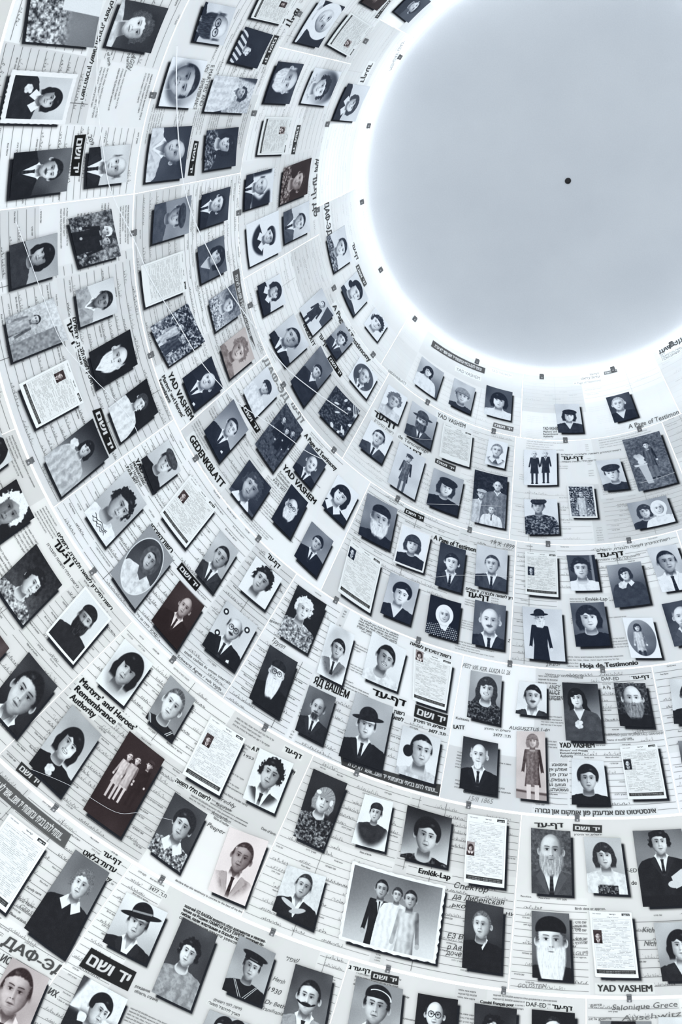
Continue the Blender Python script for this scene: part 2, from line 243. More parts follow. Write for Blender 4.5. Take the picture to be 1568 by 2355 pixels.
3|76.59 0.556 72.52 0.558 76.29 0.891 72.46 0.892|b=.25,.3;h=.6,.36,.28;hs=bald;hc=.6;sk=.85;be=goat,.6;K=suit,.3|bald man in dark coat cut by the right frame edge
5|160.54 0.170 155.65 0.176 159.56 0.455 154.96 0.461|b=.12,.35;h=.52,.42,.17;t=.7;a=5;hs=curly;hc=.1;sk=.85;K=floral,.55;n=.06|person in profile with tousled black hair and draped pale robe, scratched print on left
5|154.04 0.080 149.60 0.082 153.03 0.395 148.90 0.398|bd=.05;b=.84,.84;h=.52,.34,.2;t=.1;hs=short;hc=.2;sk=.7;ht=kippah,.12;be=full,.14;K=coat,.15|man with black skullcap and full black beard on white-bordered print
4|154.21 0.524 149.03 0.547 153.32 0.923 148.51 0.946|b=.25,.3;h=.56,.33,.16;t=-.1;a=-4;hs=short;hc=.15;sk=.7;ht=scarf,.35;K=blouse,.8;o=.55|elderly woman in headscarf and pale blouse inside a white-rimmed oval
5|147.08 0.102 142.96 0.092 146.23 0.372 142.42 0.368|b=.85,.6;h=.55,.42,.26;t=-.2;a=8;hs=bob;bang=1;hc=.06;sk=.75;K=none,.6;fd=1|woman with thick black bob and side fringe fading into pale ground
5|152.66 0.524 148.45 0.533 151.63 0.843 147.75 0.859|b=.25,.12;h=.52,.48,.31;t=-.1;a=5;hs=short;hc=.08;sk=.75;K=suit,.1|large dark close-up of a man with black hair at the left edge
5|155.78 0.583 154.09 0.587 155.18 0.804 153.57 0.807|b=.3,.2;h=.5,.4,.25;hs=short;sk=.5;K=plain,.15;sep=1|brown print corner poking in at the left edge
4|146.78 0.605 142.41 0.606 146.28 0.920 141.90 0.940|b=.2,.12;h=.55,.3,.17;t=-.2;hs=bald;hc=.3;sk=.7;K=suit,.07;sep=1|older man in black suit on maroon-brown ground
4|147.02 0.163 143.16 0.170 146.04 0.489 142.55 0.500|b=.72,.6;h=.55,.38,.26;t=-.3;a=6;hs=slick;hc=.12;sk=.68;K=suit,.2|handsome man with slick dark hair and white collar over the black plaque
4|140.79 0.103 135.89 0.102 140.36 0.353 135.71 0.351|b=.92,.92;h=.5,.42,.23;t=-.2;a=8;hs=curly;hc=.1;sk=.72;K=none,.9;fd=1|woman with dark rolled curls on plain white print
4|140.53 0.473 135.32 0.472 139.89 0.807 135.00 0.806|b=.75,.8;h=.5,.36,.18;t=-.1;a=5;hs=bald;hc=.15;sk=.82;g=1;be=mous,.1;K=suit,.06;hk=1;im=rings|man with moustache and three metal eyelets punched through his identity photograph
4|133.52 0.067 128.47 0.066 132.66 0.432 127.97 0.431|b=.15,.1;h=.42,.33,.2;t=.5;hs=curly;hc=.85;sk=.9;K=pattern,.55|woman with pale waved hair in sparkling patterned dress on black
3|136.32 0.602 131.66 0.620 136.12 0.912 131.67 0.937|b=.45,.6;h=.52,.34,.18;t=-.1;a=5;hs=short;hc=.1;sk=.72;K=suit,.07|serious young man in jet black suit and tie, right of the white bearded man
4|126.91 0.157 122.98 0.154 125.79 0.512 122.14 0.509|b=.72,.9;h=.52,.4,.22;t=.1;a=4;hs=short;hc=.1;sk=.75;K=suit,.4;fd=1|teenage boy in grey suit fading to white, above Cyrillic title
4|132.77 0.523 128.55 0.519 131.86 0.896 127.74 0.903|b=.25,.1;h=.5,.36,.2;t=.1;hs=bald;hc=.8;sk=.88;g=1;be=long,.93;ht=kippah,.15;K=plain,.08|old man with spectacles and very long white beard on dark ground, centre
4|155.35 0.101 149.43 0.080 154.38 0.428 148.91 0.429|doc=.1,.3|white testimony page with tiny inset portrait and dark footer band below the big title, left
5|146.23 0.544 142.24 0.560 145.42 0.916 141.48 0.935|b=.6,.8;h=.5,.42,.22;t=.1;a=8;hs=bob;hc=.06;sk=.85;K=plain,.06;fl=.45,.85;sm=1|smiling woman with pinned up black hair and white tassel cord on black blouse
5|140.36 0.448 135.89 0.454 139.23 0.920 135.09 0.924|b=.18,.15;sep=1;h=.3,.22,.07;F=.8;hs=short;hc=.2;sk=.85;K=plain,.85;L=.75/h=.5,.2,.07;F=.8;hs=short;sk=.85;K=plain,.8;L=.8/h=.78,.16,.07;F=.1;hs=short;ht=cap,.2;sk=.8;K=plain,.12;L=.1|brown snapshot of two girls in white beside a man in dark uniform
5|140.72 0.073 136.93 0.090 139.97 0.340 136.44 0.350|b=.55,.5;h=.5,.42,.28;t=-.1;a=4;hs=slick;hc=.35;sk=.88;K=sailor,.1|little boy in dark sailor collar with white stripes, lower left
5|133.20 0.568 129.39 0.579 132.55 0.899 128.96 0.922|b=.3,.25;h=.55,.38,.22;t=-.2;a=4;hs=updo;hc=.15;sk=.75;K=floral,.5;wc=1|woman with parted dark hair, white pointed collar and flowered dress, lower left
6|137.59 0.080 134.10 0.082 137.02 0.430 133.18 0.446|b=.4,.6;h=.55,.27,.19;t=-.3;a=-2;hs=curly;hc=.4;sk=.85;K=plain,.1;wc=1|stout woman with grey waves and white bow on a black dress, bottom left
6|131.99 0.110 128.07 0.103 131.42 0.322 127.55 0.320|b=.9,.65;h=.5,.42,.19;t=-.1;a=2;hs=short;hc=.12;sk=.8;ht=brim,.08;K=open,.12|boy in broad black hat and open white shirt above large black plaque
6|136.38 0.544 133.23 0.540 135.66 0.790 132.30 0.782|b=.7,.68;h=.42,.42,.3;t=-.2;a=-4;hs=slick;hc=.15;sk=.72;K=suit,.3;sep=1|large cropped man's face with receding hair in bottom left corner
6|131.22 0.466 127.38 0.472 130.72 0.673 126.88 0.682|b=.9,.88;n=.06;h=.55,.42,.17;t=.8;a=10;hs=updo;hc=.07;sk=.8;K=plain,.12;im=blot|person in black blouse holding a hand to the face below the large plaque
6|126.74 0.091 123.36 0.100 126.06 0.406 122.68 0.411|b=.3,.25;h=.48,.36,.2;t=-.2;a=6;hs=curly;hc=.1;sk=.85;K=blouse,.55|woman with black waves and shiny tied blouse under Cyrillic paragraph
6|121.67 0.060 118.13 0.076 121.11 0.287 117.72 0.292|b=.55,.65;h=.52,.42,.19;t=.1;a=4;hs=short;hc=.15;sk=.72;ht=sailor,.07;K=sailor,.08|young sailor in round black cap and striped collar, bottom
6|121.33 0.378 117.77 0.375 121.28 0.529 117.85 0.526|b=.65,.6;h=.42,.38,.17;hs=updo;hc=.08;sk=.7;K=plain,.1/h=.72,.36,.17;hs=updo;hc=.08;sk=.7;K=plain,.1|top of a double portrait with two dark heads at the bottom edge
6|116.20 0.087 112.76 0.086 115.60 0.352 112.05 0.353|b=.3,.45;h=.5,.42,.24;t=-.3;a=2;hs=slick;hc=.1;sk=.82;be=hand,.07;K=suit,.55|man with large twirled black moustache and grey suit at the bottom
5|120.19 0.630 116.23 0.614 119.91 0.892 115.84 0.910|b=.82,.82;n=.06;h=.52,.3,.17;a=8;hs=slick;hc=.2;sk=.75;K=open,.12;im=arms|person in dark vest leaning on folded arms, pale worn snapshot
5|126.87 0.579 122.81 0.554 125.98 0.935 122.33 0.928|b=.9,.9;h=.52,.36,.22;t=-.1;a=6;hs=slick;hc=.2;sk=.6;K=suit,.6;fd=1;sep=1|gaunt man in sepia vignette with tie, thick dark lower edge
5|128.02 0.115 123.89 0.101 127.10 0.406 123.48 0.402|b=.93,.88;h=.52,.36,.25;t=-.1;a=8;hs=curly;hc=.08;sk=.72;K=suit,.2;fd=1|young man with bushy black hair and dark jacket fading into white print
5|134.47 0.112 129.92 0.111 133.63 0.464 129.28 0.459|doc=.1,.25|white testimony page with sepia inset man and black footer band, lower left
5|121.63 0.077 117.48 0.078 120.80 0.470 117.45 0.481|b=.2,.12;h=.55,.36,.21;a=4;hs=bob;bang=1;hc=.55;sk=.85;K=floral,.3;bow=1|little fair girl with ribbon in her fringe and dark patterned dress
4|125.98 0.610 122.26 0.602 125.37 0.919 121.79 0.923|b=.4,.35;h=.5,.36,.21;t=-.1;a=4;hs=bald;hc=.2;sk=.72;be=goat,.25;K=suit,.15|man with dark goatee and white bow under Cyrillic title, centre
4|120.84 0.070 115.25 0.101 120.10 0.396 115.03 0.396|b=.88,.85;h=.5,.4,.21;t=.3;a=10;hs=short;hc=.08;sk=.7;K=bare,.85;sm=1|bare-shouldered laughing young man on white print, centre
4|114.34 0.062 108.42 0.077 112.75 0.414 108.13 0.419|doc=.05,.02|white testimony page with small brown inset head at its top left above black plaque
4|120.08 0.508 114.90 0.505 119.53 0.947 114.34 0.934|b=.65,.6;h=.45,.42,.19;t=.1;hs=short;hc=.15;sk=.85;ht=fedora,.12;K=suit,.08|young man in dark fedora and black coat left of the large black plaque
4|113.13 0.601 108.06 0.616 112.66 0.913 107.93 0.918|b=.8,.88;h=.55,.38,.24;t=.5;hs=slick;hc=.06;sk=.8;K=bare,.75;bun=1|woman with sleek black hair, earring and bare shoulders, centre
4|105.66 0.100 101.19 0.096 105.27 0.426 100.96 0.436|b=.65,.5;h=.55,.33,.22;t=-.1;a=4;hs=long;hc=.22;sk=.85;K=floral,.18;sm=1|smiling girl with long brown hair and dark furry coat
4|105.34 0.559 100.88 0.565 104.92 0.904 100.61 0.907|b=.15,.7;h=.48,.3,.2;t=-.3;hs=bald;hc=.8;sk=.88;be=goat,.9;K=suit,.07|bald old man with short white beard in black suit, bright patch behind him
5|115.24 0.098 111.95 0.091 114.99 0.387 111.43 0.377|b=.9,.93;h=.5,.3,.17;t=-.3;hs=short;hc=.15;sk=.8;ht=kippah,.2;K=coat,.2;fd=1|drawn-looking portrait of a young man in fur hat and thick dark coat
5|110.32 0.083 105.17 0.094 109.74 0.379 104.81 0.378|b=.12,.85;h=.5,.48,.21;t=.1;a=4;hs=updo;hc=.08;sk=.75;K=floral,.1|woman with huge dark upswept hair and black lace collar
5|103.56 0.050 99.12 0.044 102.84 0.438 98.71 0.436|doc=.03,.4|white testimony page with tiny standing figure and black footer band below lower joint
4|98.68 0.114 94.87 0.118 98.94 0.342 94.83 0.342|b=.88,.85;h=.52,.42,.25;t=.1;hs=short;hc=.1;sk=.8;be=mous,.2;K=open,.2|young man with thin moustache and open white collar, right side
4|92.70 0.096 87.80 0.103 92.35 0.496 87.71 0.496|b=.12,.75;h=.38,.27,.17;t=-.2;a=-8;hs=long;hc=.07;sk=.92;K=vneck,.3;fl=.4,.72|woman with very long black hair holding a spray of leaves
4|85.58 0.099 81.33 0.119 85.37 0.398 81.24 0.422|b=.3,.1;n=.2;h=.52,.35,.27;t=.1;hs=bald;hc=.2;sk=.88;be=full,.5;K=plain,.08|high-contrast old man with long streaked beard, right side
4|77.98 0.110 73.80 0.157 78.64 0.416 74.57 0.448|b=.8,.8;h=.55,.35,.22;hs=short;hc=.1;sk=.5;K=suit,.1|dark-haired man cut off by the right frame edge beside a seam
4|98.65 0.462 95.02 0.445 98.25 0.904 94.74 0.905|b=.8,.75;h=.55,.15,.17;t=.1;F=.6;hs=bob;hc=.5;sk=.8;ht=cloche,.5;K=plain,.5;L=.85;sep=1;im=floor|toddler in round hat and belted brown coat standing, tall print
4|91.73 0.618 87.87 0.629 91.87 0.917 87.70 0.916|b=.85,.87;h=.48,.42,.23;t=.1;hs=updo;hc=.1;sk=.75;K=plain,.08|middle-aged woman with short curled dark hair and black jersey, lower right
4|85.73 0.536 81.17 0.531 85.46 0.883 81.13 0.892|doc=.04,.25|white testimony page with sepia standing child inset, lower right
5|96.38 0.076 92.06 0.079 95.93 0.446 91.90 0.444|b=.35,.3;n=.08;h=.5,.32,.26;t=0;hs=bald;hc=.4;sk=.78;be=full,.65;K=suit,.3|weathered bearded old man with a second small face at the lower corner of the print
5|90.63 0.108 86.71 0.113 90.30 0.422 86.38 0.433|b=.75,.6;h=.5,.33,.2;t=.1;a=-4;hs=bob;hc=.2;sk=.82;K=blouse,.85;lace=1|teenage girl in white blouse and patterned bodice, lower right
5|85.34 0.074 80.15 0.080 85.04 0.503 79.93 0.508|b=.4,.7;h=.5,.16,.15;t=.2;hs=curly;hc=.1;sk=.82;K=suit,.13;im=book|smiling young man in dark suit holding a book, right edge
4|78.61 0.532 75.09 0.555 78.70 0.679 75.36 0.700|b=.5,.3;h=.5,.4,.2;hs=short;sk=.7;K=plain,.2|sliver of a grey print on the right frame edge
5|114.27 0.479 104.54 0.478 113.32 0.914 104.25 0.914|bd=.03;dk=1;b=.38,.8;h=.34,.22,.07;F=.13;hs=slick;hc=.12;sk=.7;K=suit,.1;L=.1/h=.52,.24,.055;hs=short;hc=.2;sk=.75;K=plain,.88/h=.67,.26,.07;F=.86;hs=slick;hc=.15;sk=.7;K=shirt,.85;L=.85;im=porch|large family snapshot of father, small girl and mother on a porch
5|102.36 0.534 98.59 0.545 101.83 0.908 98.30 0.910|b=.25,.2;h=.45,.32,.21;t=-.5;hs=slick;hc=.4;sk=.8;K=plain,.1;wc=2|fair-haired man in black coat turned in near profile on navy ground
6|110.82 0.062 106.61 0.066 110.39 0.274 106.12 0.269|b=.5,.65;h=.5,.45,.22;t=-.2;a=3;hs=short;hc=.1;sk=.75;ht=kippah,.08;K=suit,.1;band=1|boy in black student cap with white piping at the bottom edge
6|105.27 0.068 101.76 0.064 104.96 0.234 101.52 0.234|b=.1,.1;h=.46,.45,.2;t=-.05;hs=bald;hc=.2;sk=.88;g=1;K=suit,.1|balding man with round black spectacles on black, bottom edge
6|100.30 0.067 96.64 0.069 99.89 0.258 96.52 0.264|b=.2,.2;h=.46,.5,.2;hs=curly;hc=.08;sk=.85;K=plain,.1|woman with dark piled curls on navy, bottom edge
5|95.84 0.545 92.20 0.545 95.45 0.912 91.97 0.914|b=.4,.3;h=.5,.42,.33;hs=short;hc=.3;sk=.88;ht=kippah,.05;be=long,.92;K=coat,.1|old man with black skullcap and big white forked beard, lower right
5|90.24 0.524 86.20 0.532 89.86 0.887 86.05 0.891|doc=.05,.29|white testimony page with dark oval inset and black footer band, lower right
5|84.21 0.593 80.80 0.596 84.01 0.912 80.87 0.916|b=.7,.5;h=.62,.4,.24;t=.2;hs=bob;hc=.08;sk=.88;K=vneck,.15|woman with short black bob and white neckline at right edge
6|95.36 0.063 91.68 0.066 95.18 0.230 91.66 0.235|b=.06,.06;h=.5,.42,.17;hs=slick;hc=.15;sk=.9;K=suit,.05|pale high forehead on black print at the bottom edge, below the transliterated title
6|89.54 0.093 85.29 0.094 89.53 0.257 85.47 0.258|b=.5,.5;h=.45,.4,.2;hs=short;sk=.7;ht=fedora,.1;K=suit,.1|top of a dark hat showing at the bottom edge, right corner
6|84.69 0.076 82.06 0.081 84.99 0.232 82.47 0.237|b=.85,.85;h=.5,.5,.2;hs=short;sk=.7;K=suit,.1|pale print just showing at bottom edge near right corner
6|143.74 0.120 139.66 0.119 142.78 0.407 138.83 0.422|doc=0,0|large white testimony page cut by the left edge under the grey band
"""
TEXTS="""
6|137.66 0.528 132.30 0.517|0.0675|ДАФ-ЭД|.38b
6|136.96 0.583 136.12 0.578|0.0495|ИС|.35b
6|132.79 0.596 132.01 0.596|0.0428|ИХ|.35b
6|135.54 0.033 133.66 0.033|0.0333|דף-עד|.15b
6|136.93 0.074 133.63 0.068|0.0369|עדות־בלאט|.15b
6|134.09 0.105 133.48 0.105|0.0280|ny|.15b
6|138.76 0.302 137.43 0.296|0.0172|Family name|.25
6|138.70 0.357 137.33 0.352|0.0171|First Name|.25
6|138.53 0.417 137.07 0.416|0.0169|Place of birth|.25
6|130.57 0.053 128.83 0.052|0.0264|ת.ד. 3477|.25
6|138.34 0.376 137.12 0.379|0.0282|GERS|.55h
6|127.40 0.419 126.15 0.415|0.0193|рождения|.2
6|127.25 0.437 125.25 0.433|0.0193|область, страна)|.2
5|147.33 0.437 139.95 0.435|0.0444|Martyrs’ and Heroes’|.15b
5|147.16 0.485 141.89 0.477|0.0440|Remembrance|.15b
5|146.93 0.533 143.80 0.522|0.0437|Authority|.15b
5|159.70 0.089 156.33 0.080|0.0562|דף-עד|.1b
5|160.17 0.043 150.17 0.048|0.0244|רשות־הזיכרון לשואה ולגבורה, ירושלים|.15b
5|159.88 0.118 154.26 0.117|0.0188|לרשום חללי השואה והגבורה|.2
4|154.10 0.533 149.74 0.527|0.0368|רשות־הזיכרון|.15b
4|149.45 0.967 144.53 0.975|0.0182|תאריך לידה או גיל משוער|.3
4|139.53 0.045 136.99 0.059|0.0431|דף-עד|.15b
4|125.68 0.586 120.71 0.573|0.0589|ЯД ВАШЕМ|.15b
4|132.99 0.496 130.92 0.494|0.0357|Трупп|.35h
3|159.31 0.971 150.69 0.965|0.0629|GEDENKBLATT|.12b
3|145.32 0.451 137.20 0.476|0.0544|YAD VASHEM|.12b
3|145.20 0.498 142.66 0.504|0.0271|Forschungs|.3
3|145.28 0.525 142.50 0.531|0.0270|Gedenkstätte|.3
3|145.25 0.559 142.48 0.558|0.0266|Jerusalem|.3
3|145.28 0.589 142.48 0.583|0.0284|P.O.B. 3477|.25
3|145.51 0.111 136.88 0.123|0.0452|A Page of Testimony|.15b
3|160.71 0.057 151.97 0.061|0.0684|ДАФ-ЭД|.6b
3|151.71 0.025 147.14 0.060|0.0629|דף-עד|.55b
3|168.22 0.918 160.87 0.892|0.0541|YAD VASHEM|.15b
3|168.41 0.973 161.89 0.946|0.0370|Martyrs’ and Heroes’|.2b
3|168.19 1.012 164.73 0.993|0.0364|Remembrance|.2b
4|161.54 0.384 156.49 0.389|0.0378|YAD VASEM|.15b
4|161.46 0.408 158.34 0.414|0.0233|EMLEKHATOSAG|.2b
4|161.47 0.431 158.35 0.438|0.0232|Har Hazikaron|.25
4|161.41 0.460 159.01 0.458|0.0230|P.O.B. 3477|.2b
4|179.73 0.527 176.27 0.495|0.0492|דף-עד|.12b
4|179.83 0.477 174.50 0.492|0.0309|והגבורה, ירושלים|.2b
4|176.35 0.471 171.91 0.462|0.0304|הזיכרון לשואה ולגב|.15b
4|211.82 0.477 202.18 0.471|0.0289|רשות־הזיכרון לשואה ולגבורה, ירושלים|.2b
4|198.68 0.375 197.54 0.342|0.0312|209|.4
4|207.08 0.384 205.73 0.349|0.0219|of birth|.35
4|207.38 0.252 205.83 0.227|0.0235|Name|.35
4|207.50 0.217 205.79 0.218|0.0357|AGEN|.45h
3|207.79 0.616 201.84 0.614|0.0394|OES’    REMEMBRANCE|.35
3|207.73 0.577 202.29 0.561|0.0395|E MARTYRS’ AND|.35
3|218.59 0.042 215.18 0.055|0.0799|דף-עד|.2b
2|191.43 0.034 188.18 0.047|0.0826|ДАФ|.35b
2|188.06 0.062 178.60 0.043|0.0773|ЭД דף-עד|.4b
1|181.17 0.838 172.92 0.842|0.0725|ДАФ-ЭД|.35b
2|158.78 0.096 142.62 0.084|0.0576|A Page of Testimony|.3b
1|167.85 0.386 163.07 0.391|0.0485|דף-עד|.3b
2|160.29 0.508 155.25 0.514|0.0429|ENKBLATT|.2b
2|156.27 0.400 153.02 0.391|0.0527|דף-עד|.2b
2|121.75 0.071 114.03 0.061|0.0502|YAD VASHEM|.25
1|120.46 0.297 112.82 0.283|0.0404|YAD VASHEM|.6
1|110.04 0.078 103.66 0.090|0.0319|YAD VASHEM|.72
1|137.71 1.003 131.82 0.981|0.0284|GEDENKBLATT|.5
2|128.68 0.482 120.93 0.461|0.0380|de Témoignage|.3
2|135.89 0.460 129.89 0.438|0.0670|דף-עד|.15b
2|127.07 0.544 122.23 0.526|0.0499|דף-עד|.2b
2|135.04 0.500 129.78 0.490|0.0310|רשות הזיכרון|.4
1|220.31 0.204 212.16 0.056|0.0517|YAD VASHEM|.6
1|213.21 0.612 208.17 0.608|0.0772|דף-עד|.35b
1|94.80 0.856 90.70 0.847|0.0394|YAD VASHEM|.15
1|94.74 0.895 91.29 0.883|0.0222|Martyrs’ and|.3
1|94.75 0.932 91.06 0.919|0.0221|Remembrance|.3
1|94.77 0.967 92.19 0.956|0.0221|Authority|.3
1|74.06 0.958 60.76 0.999|0.0529|A Page of Testimony|.35
2|90.81 0.192 85.66 0.195|0.0434|דף-עד|.15b
2|90.82 0.147 76.91 0.157|0.0173|רשות־הזיכרון לשואה ולגבורה, ירושלים|.25
2|90.73 0.219 82.87 0.221|0.0173|לרשום חללי השואה והגבורה|.35
1|59.86 0.055 52.16 0.066|0.0609|ДАФ-ЭД|.35b
1|59.97 0.106 58.27 0.108|0.0270|ЛИСТ|.5
1|59.93 0.140 53.52 0.158|0.0268|СВИДЕТЕЛЬСКИХ|.5
1|59.90 0.176 54.49 0.183|0.0268|ПОКАЗАНИЙ|.5
1|80.70 0.028 77.73 0.036|0.0222|דף-עד|.5
1|83.30 0.080 77.69 0.089|0.0277|עדות־בלאט|.5
1|85.49 0.140 77.61 0.144|0.0221|A Page of Testimony|.65
3|115.48 0.176 107.35 0.167|0.0466|A Page of Testimon|.15b
3|108.04 0.546 104.04 0.547|0.0579|דף-עד|.1b
3|108.19 0.496 100.17 0.496|0.0275|רון לשואה ולגבורה, ירושלים|.2b
4|115.01 0.041 108.71 0.050|0.0282|רשות־הזיכרון לשואה|.15b
3|104.93 0.064 100.46 0.072|0.0424|19 X 1899|.45h
3|100.75 0.840 99.90 0.842|0.0303|27|.2h
4|123.14 0.033 116.93 0.025|0.0226|תפקידו של יד ושם הוא לאסוף אל|.2
4|123.17 0.051 116.91 0.041|0.0225|המולדת את זכרם של כל אלה מבני|.2
4|123.20 0.069 116.90 0.058|0.0225|העם היהודי, שנפלו, מסרו את נפשם,|.2
4|123.12 0.088 116.87 0.076|0.0224|נלחמו ומרדו באויב הנאצי ועוזריו|.2
4|118.16 0.476 113.31 0.474|0.0556|דף-עד|.12b
4|111.90 0.548 107.57 0.549|0.0231|ירושלים, הר הזיכרון|.15b
4|109.74 0.591 107.51 0.587|0.0247|ת.ד. 3477|.15b
4|114.62 0.543 113.15 0.537|0.0319|רשות|.15b
4|114.48 0.583 113.10 0.578|0.0300|לשוא|.15b
4|106.78 0.524 105.29 0.513|0.0309|LATT|.15b
4|102.83 0.483 99.39 0.475|0.0160|ירושלים, הר הזיכרון|.25
4|101.60 0.518 99.34 0.513|0.0230|ת.ד. 3477|.25
4|106.71 0.455 104.87 0.451|0.0197|Keltezés|.3
4|104.45 0.935 102.38 0.931|0.0204|Geburtsdatum|.35
4|103.77 0.978 100.89 0.974|0.0380|15/II 1865|.6h
4|93.20 0.545 88.73 0.538|0.0393|YAD VASHEM|.15b
4|93.14 0.575 89.52 0.567|0.0209|Martyrs’ and Heroes’|.2
4|93.13 0.593 90.49 0.586|0.0208|Remembrance|.2
4|93.11 0.612 91.45 0.607|0.0208|Authority|.2
4|94.17 0.675 92.23 0.669|0.0233|אויפגאבע|.15
4|94.50 0.708 92.24 0.701|0.0232|זאמלען אין|.15
4|94.43 0.743 92.19 0.735|0.0231|ענק פון|.15
4|94.36 0.777 92.21 0.771|0.0231|ן געפאלן,|.15
4|94.49 0.810 92.48 0.803|0.0229|געווען, גע|.15
4|94.42 0.842 92.17 0.837|0.0229|געשטעלט,|.15
4|96.04 0.991 82.44 0.985|0.0374|אינסטיטוט צום אנדענק פון אומקום און גבורה|.35b
5|96.11 0.064 92.79 0.053|0.0395|דף-עד|.25b
5|91.70 0.096 88.64 0.092|0.0131|ירושלים, הר הזיכרון|.3
4|99.74 0.455 94.38 0.439|0.0266|AUGUSZTUS 1-én|.3h
4|94.63 0.146 92.95 0.138|0.0364|ANEY|.35h
4|94.60 0.183 93.03 0.175|0.0362|ALICE|.3h
4|94.55 0.224 92.67 0.215|0.0361|UNGARN|.3h
4|87.44 0.459 80.03 0.474|0.0192|ELBERFELD (now WUPPERTAL), GERMANY|.5
4|87.16 0.496 83.80 0.497|0.0174|Name of mother of the|.45
4|87.17 0.135 85.97 0.137|0.0318|A Pa|.25
3|85.54 0.110 80.85 0.111|0.0483|דף-עד|.1b
3|85.56 0.061 72.29 0.057|0.0258|רשות־הזיכרון לשואה ולגבורה, ירושלים|.25
3|85.49 0.140 78.04 0.135|0.0181|לרשום חללי השואה והגבורה|.35
3|88.42 0.463 84.77 0.468|0.0310|Emlék-Lap|.25
3|90.08 0.991 81.73 0.986|0.0404|Hoja de Testimonio|.2b
4|87.21 0.072 84.69 0.075|0.0274|DAF-ED|.25
4|83.08 0.075 80.51 0.079|0.0290|דף-עד|.2b
4|95.12 0.046 89.65 0.053|0.0185|10. מקומות המגורים במלחמה|.4
3|95.05 0.995 92.73 0.976|0.0365|29/2/57|.4h
4|107.01 0.086 100.04 0.071|0.0371|PEST VIII. KER. LUIZA U. 26|.45h
5|107.54 0.442 104.14 0.441|0.0388|Emlék-Lap|.12b
6|111.74 0.036 109.75 0.031|0.0315|דף-עד ג|.12b
5|103.79 0.483 100.21 0.476|0.0419|Спектор|.25h
5|103.72 0.545 98.50 0.534|0.0401|да Либенская|.25h
5|103.64 0.592 102.23 0.586|0.0319|ько|.25h
5|103.62 0.770 102.06 0.762|0.0355|ЕЗ В|.25h
5|103.45 0.833 102.07 0.824|0.0354|р Ая|.25h
5|103.47 0.864 101.99 0.858|0.0353|доче|.25h
6|99.83 0.059 96.85 0.056|0.0221|Comité Français pour|.2b
5|98.35 0.593 97.33 0.589|0.0319|ни|.25h
5|89.76 0.976 84.89 0.976|0.0477|YAD VASHEM|.3b
6|95.88 0.048 94.06 0.048|0.0315|DAF-ED|.2
6|93.63 0.049 91.82 0.053|0.0331|דף-עד|.15b
5|86.42 0.308 85.24 0.307|0.0288|F-ED|.25
5|86.02 0.379 85.36 0.378|0.0303|de|.25
6|90.40 0.030 89.36 0.026|0.0195|guerre|.35
6|90.56 0.089 88.60 0.083|0.0195|nt la guerre|.35
6|88.61 0.045 82.94 0.032|0.0388|Salonique Grece|.45h
6|87.86 0.089 82.69 0.071|0.0386|Auschwitz|.55h
5|96.79 0.987 94.21 0.973|0.0279|GOLDSTEIN|.5h
5|91.87 0.783 90.45 0.773|0.0265|LGIUM)|.5h
5|85.39 0.649 84.21 0.650|0.0392|Kich|.4h
5|85.36 0.725 84.20 0.726|0.0389|Nich|.4h
5|91.86 0.604 90.54 0.599|0.0174|שם פרטי -|.2
5|91.86 0.624 90.54 0.619|0.0174|שם מהבית -|.2
5|91.86 0.648 90.55 0.644|0.0173|שם פרטי -|.2
5|91.86 0.696 90.47 0.691|0.0173|שם פרטי -|.2
5|91.86 0.719 90.48 0.713|0.0173|שם מהבית -|.2
5|91.64 0.524 88.63 0.519|0.0175|Birth date or approx.|.3
5|128.76 0.144 127.87 0.136|0.0322|A P|.15b
5|125.54 0.054 123.29 0.054|0.0368|דף-עד|.15b
5|123.58 0.149 123.20 0.146|0.0284|ny|.2b
5|133.77 0.523 129.76 0.516|0.0310|לרשום חללי השואה|.15b
5|123.95 0.513 122.35 0.514|0.0190|Date of birth|.25
5|129.10 0.513 127.44 0.507|0.0188|Place of birth|.25
5|128.67 0.585 126.92 0.586|0.0187|Name of mother|.25
5|129.21 0.478 127.21 0.479|0.0282|Freddy|.35h
5|129.14 0.570 126.93 0.566|0.0280|Amsterdam|.4h
5|128.93 0.639 126.93 0.637|0.0310|Peeper|.35h
5|129.05 0.437 126.22 0.436|0.0158|First Name (maiden name)|.3
5|129.17 0.196 127.91 0.190|0.0192|1953|.25
5|128.90 0.983 121.36 0.979|0.0152|declare that this testimony is correct to the best of my knowledge|.25
6|127.13 0.048 119.27 0.047|0.0215|задачей ЯД ВАШЕМ является сбор документов и увекове-|.15b
6|127.08 0.064 119.28 0.063|0.0215|чение на Родине ПАМЯТИ ВСЕХ ЕВРЕЕВ, которые по-|.15b
6|127.05 0.081 119.39 0.080|0.0214|гибли, пали жертвами в борьбе против нацизма|.15b
6|127.03 0.098 119.54 0.097|0.0214|сопротивление памяти увековечение пав|.2
6|117.56 0.179 116.44 0.177|0.0324|Hersh|.4h
6|117.63 0.226 116.42 0.224|0.0346|1930|.35h
6|117.49 0.278 115.72 0.272|0.0308|Dr Beth|.35h
6|117.66 0.305 115.68 0.302|0.0276|Transilvania|.4h
6|117.17 0.086 115.93 0.075|0.0313|שפל|.4h
6|121.39 0.341 118.94 0.336|0.0197|(אישה, לפני נישואים)|.3
6|121.70 0.359 118.90 0.364|0.0212|תאריך לידה/גיל משוער:|.25
6|135.05 0.591 134.60 0.590|0.0213|12|.25b
4|141.07 0.926 134.02 0.900|0.0218|tétele csaktak és onnen internáltak|.35
4|141.38 0.976 134.97 0.970|0.0217|Schwartz Ágnes / volt Vajda|.3
4|134.49 0.392 131.92 0.362|0.0212|аркестова|.3
"""
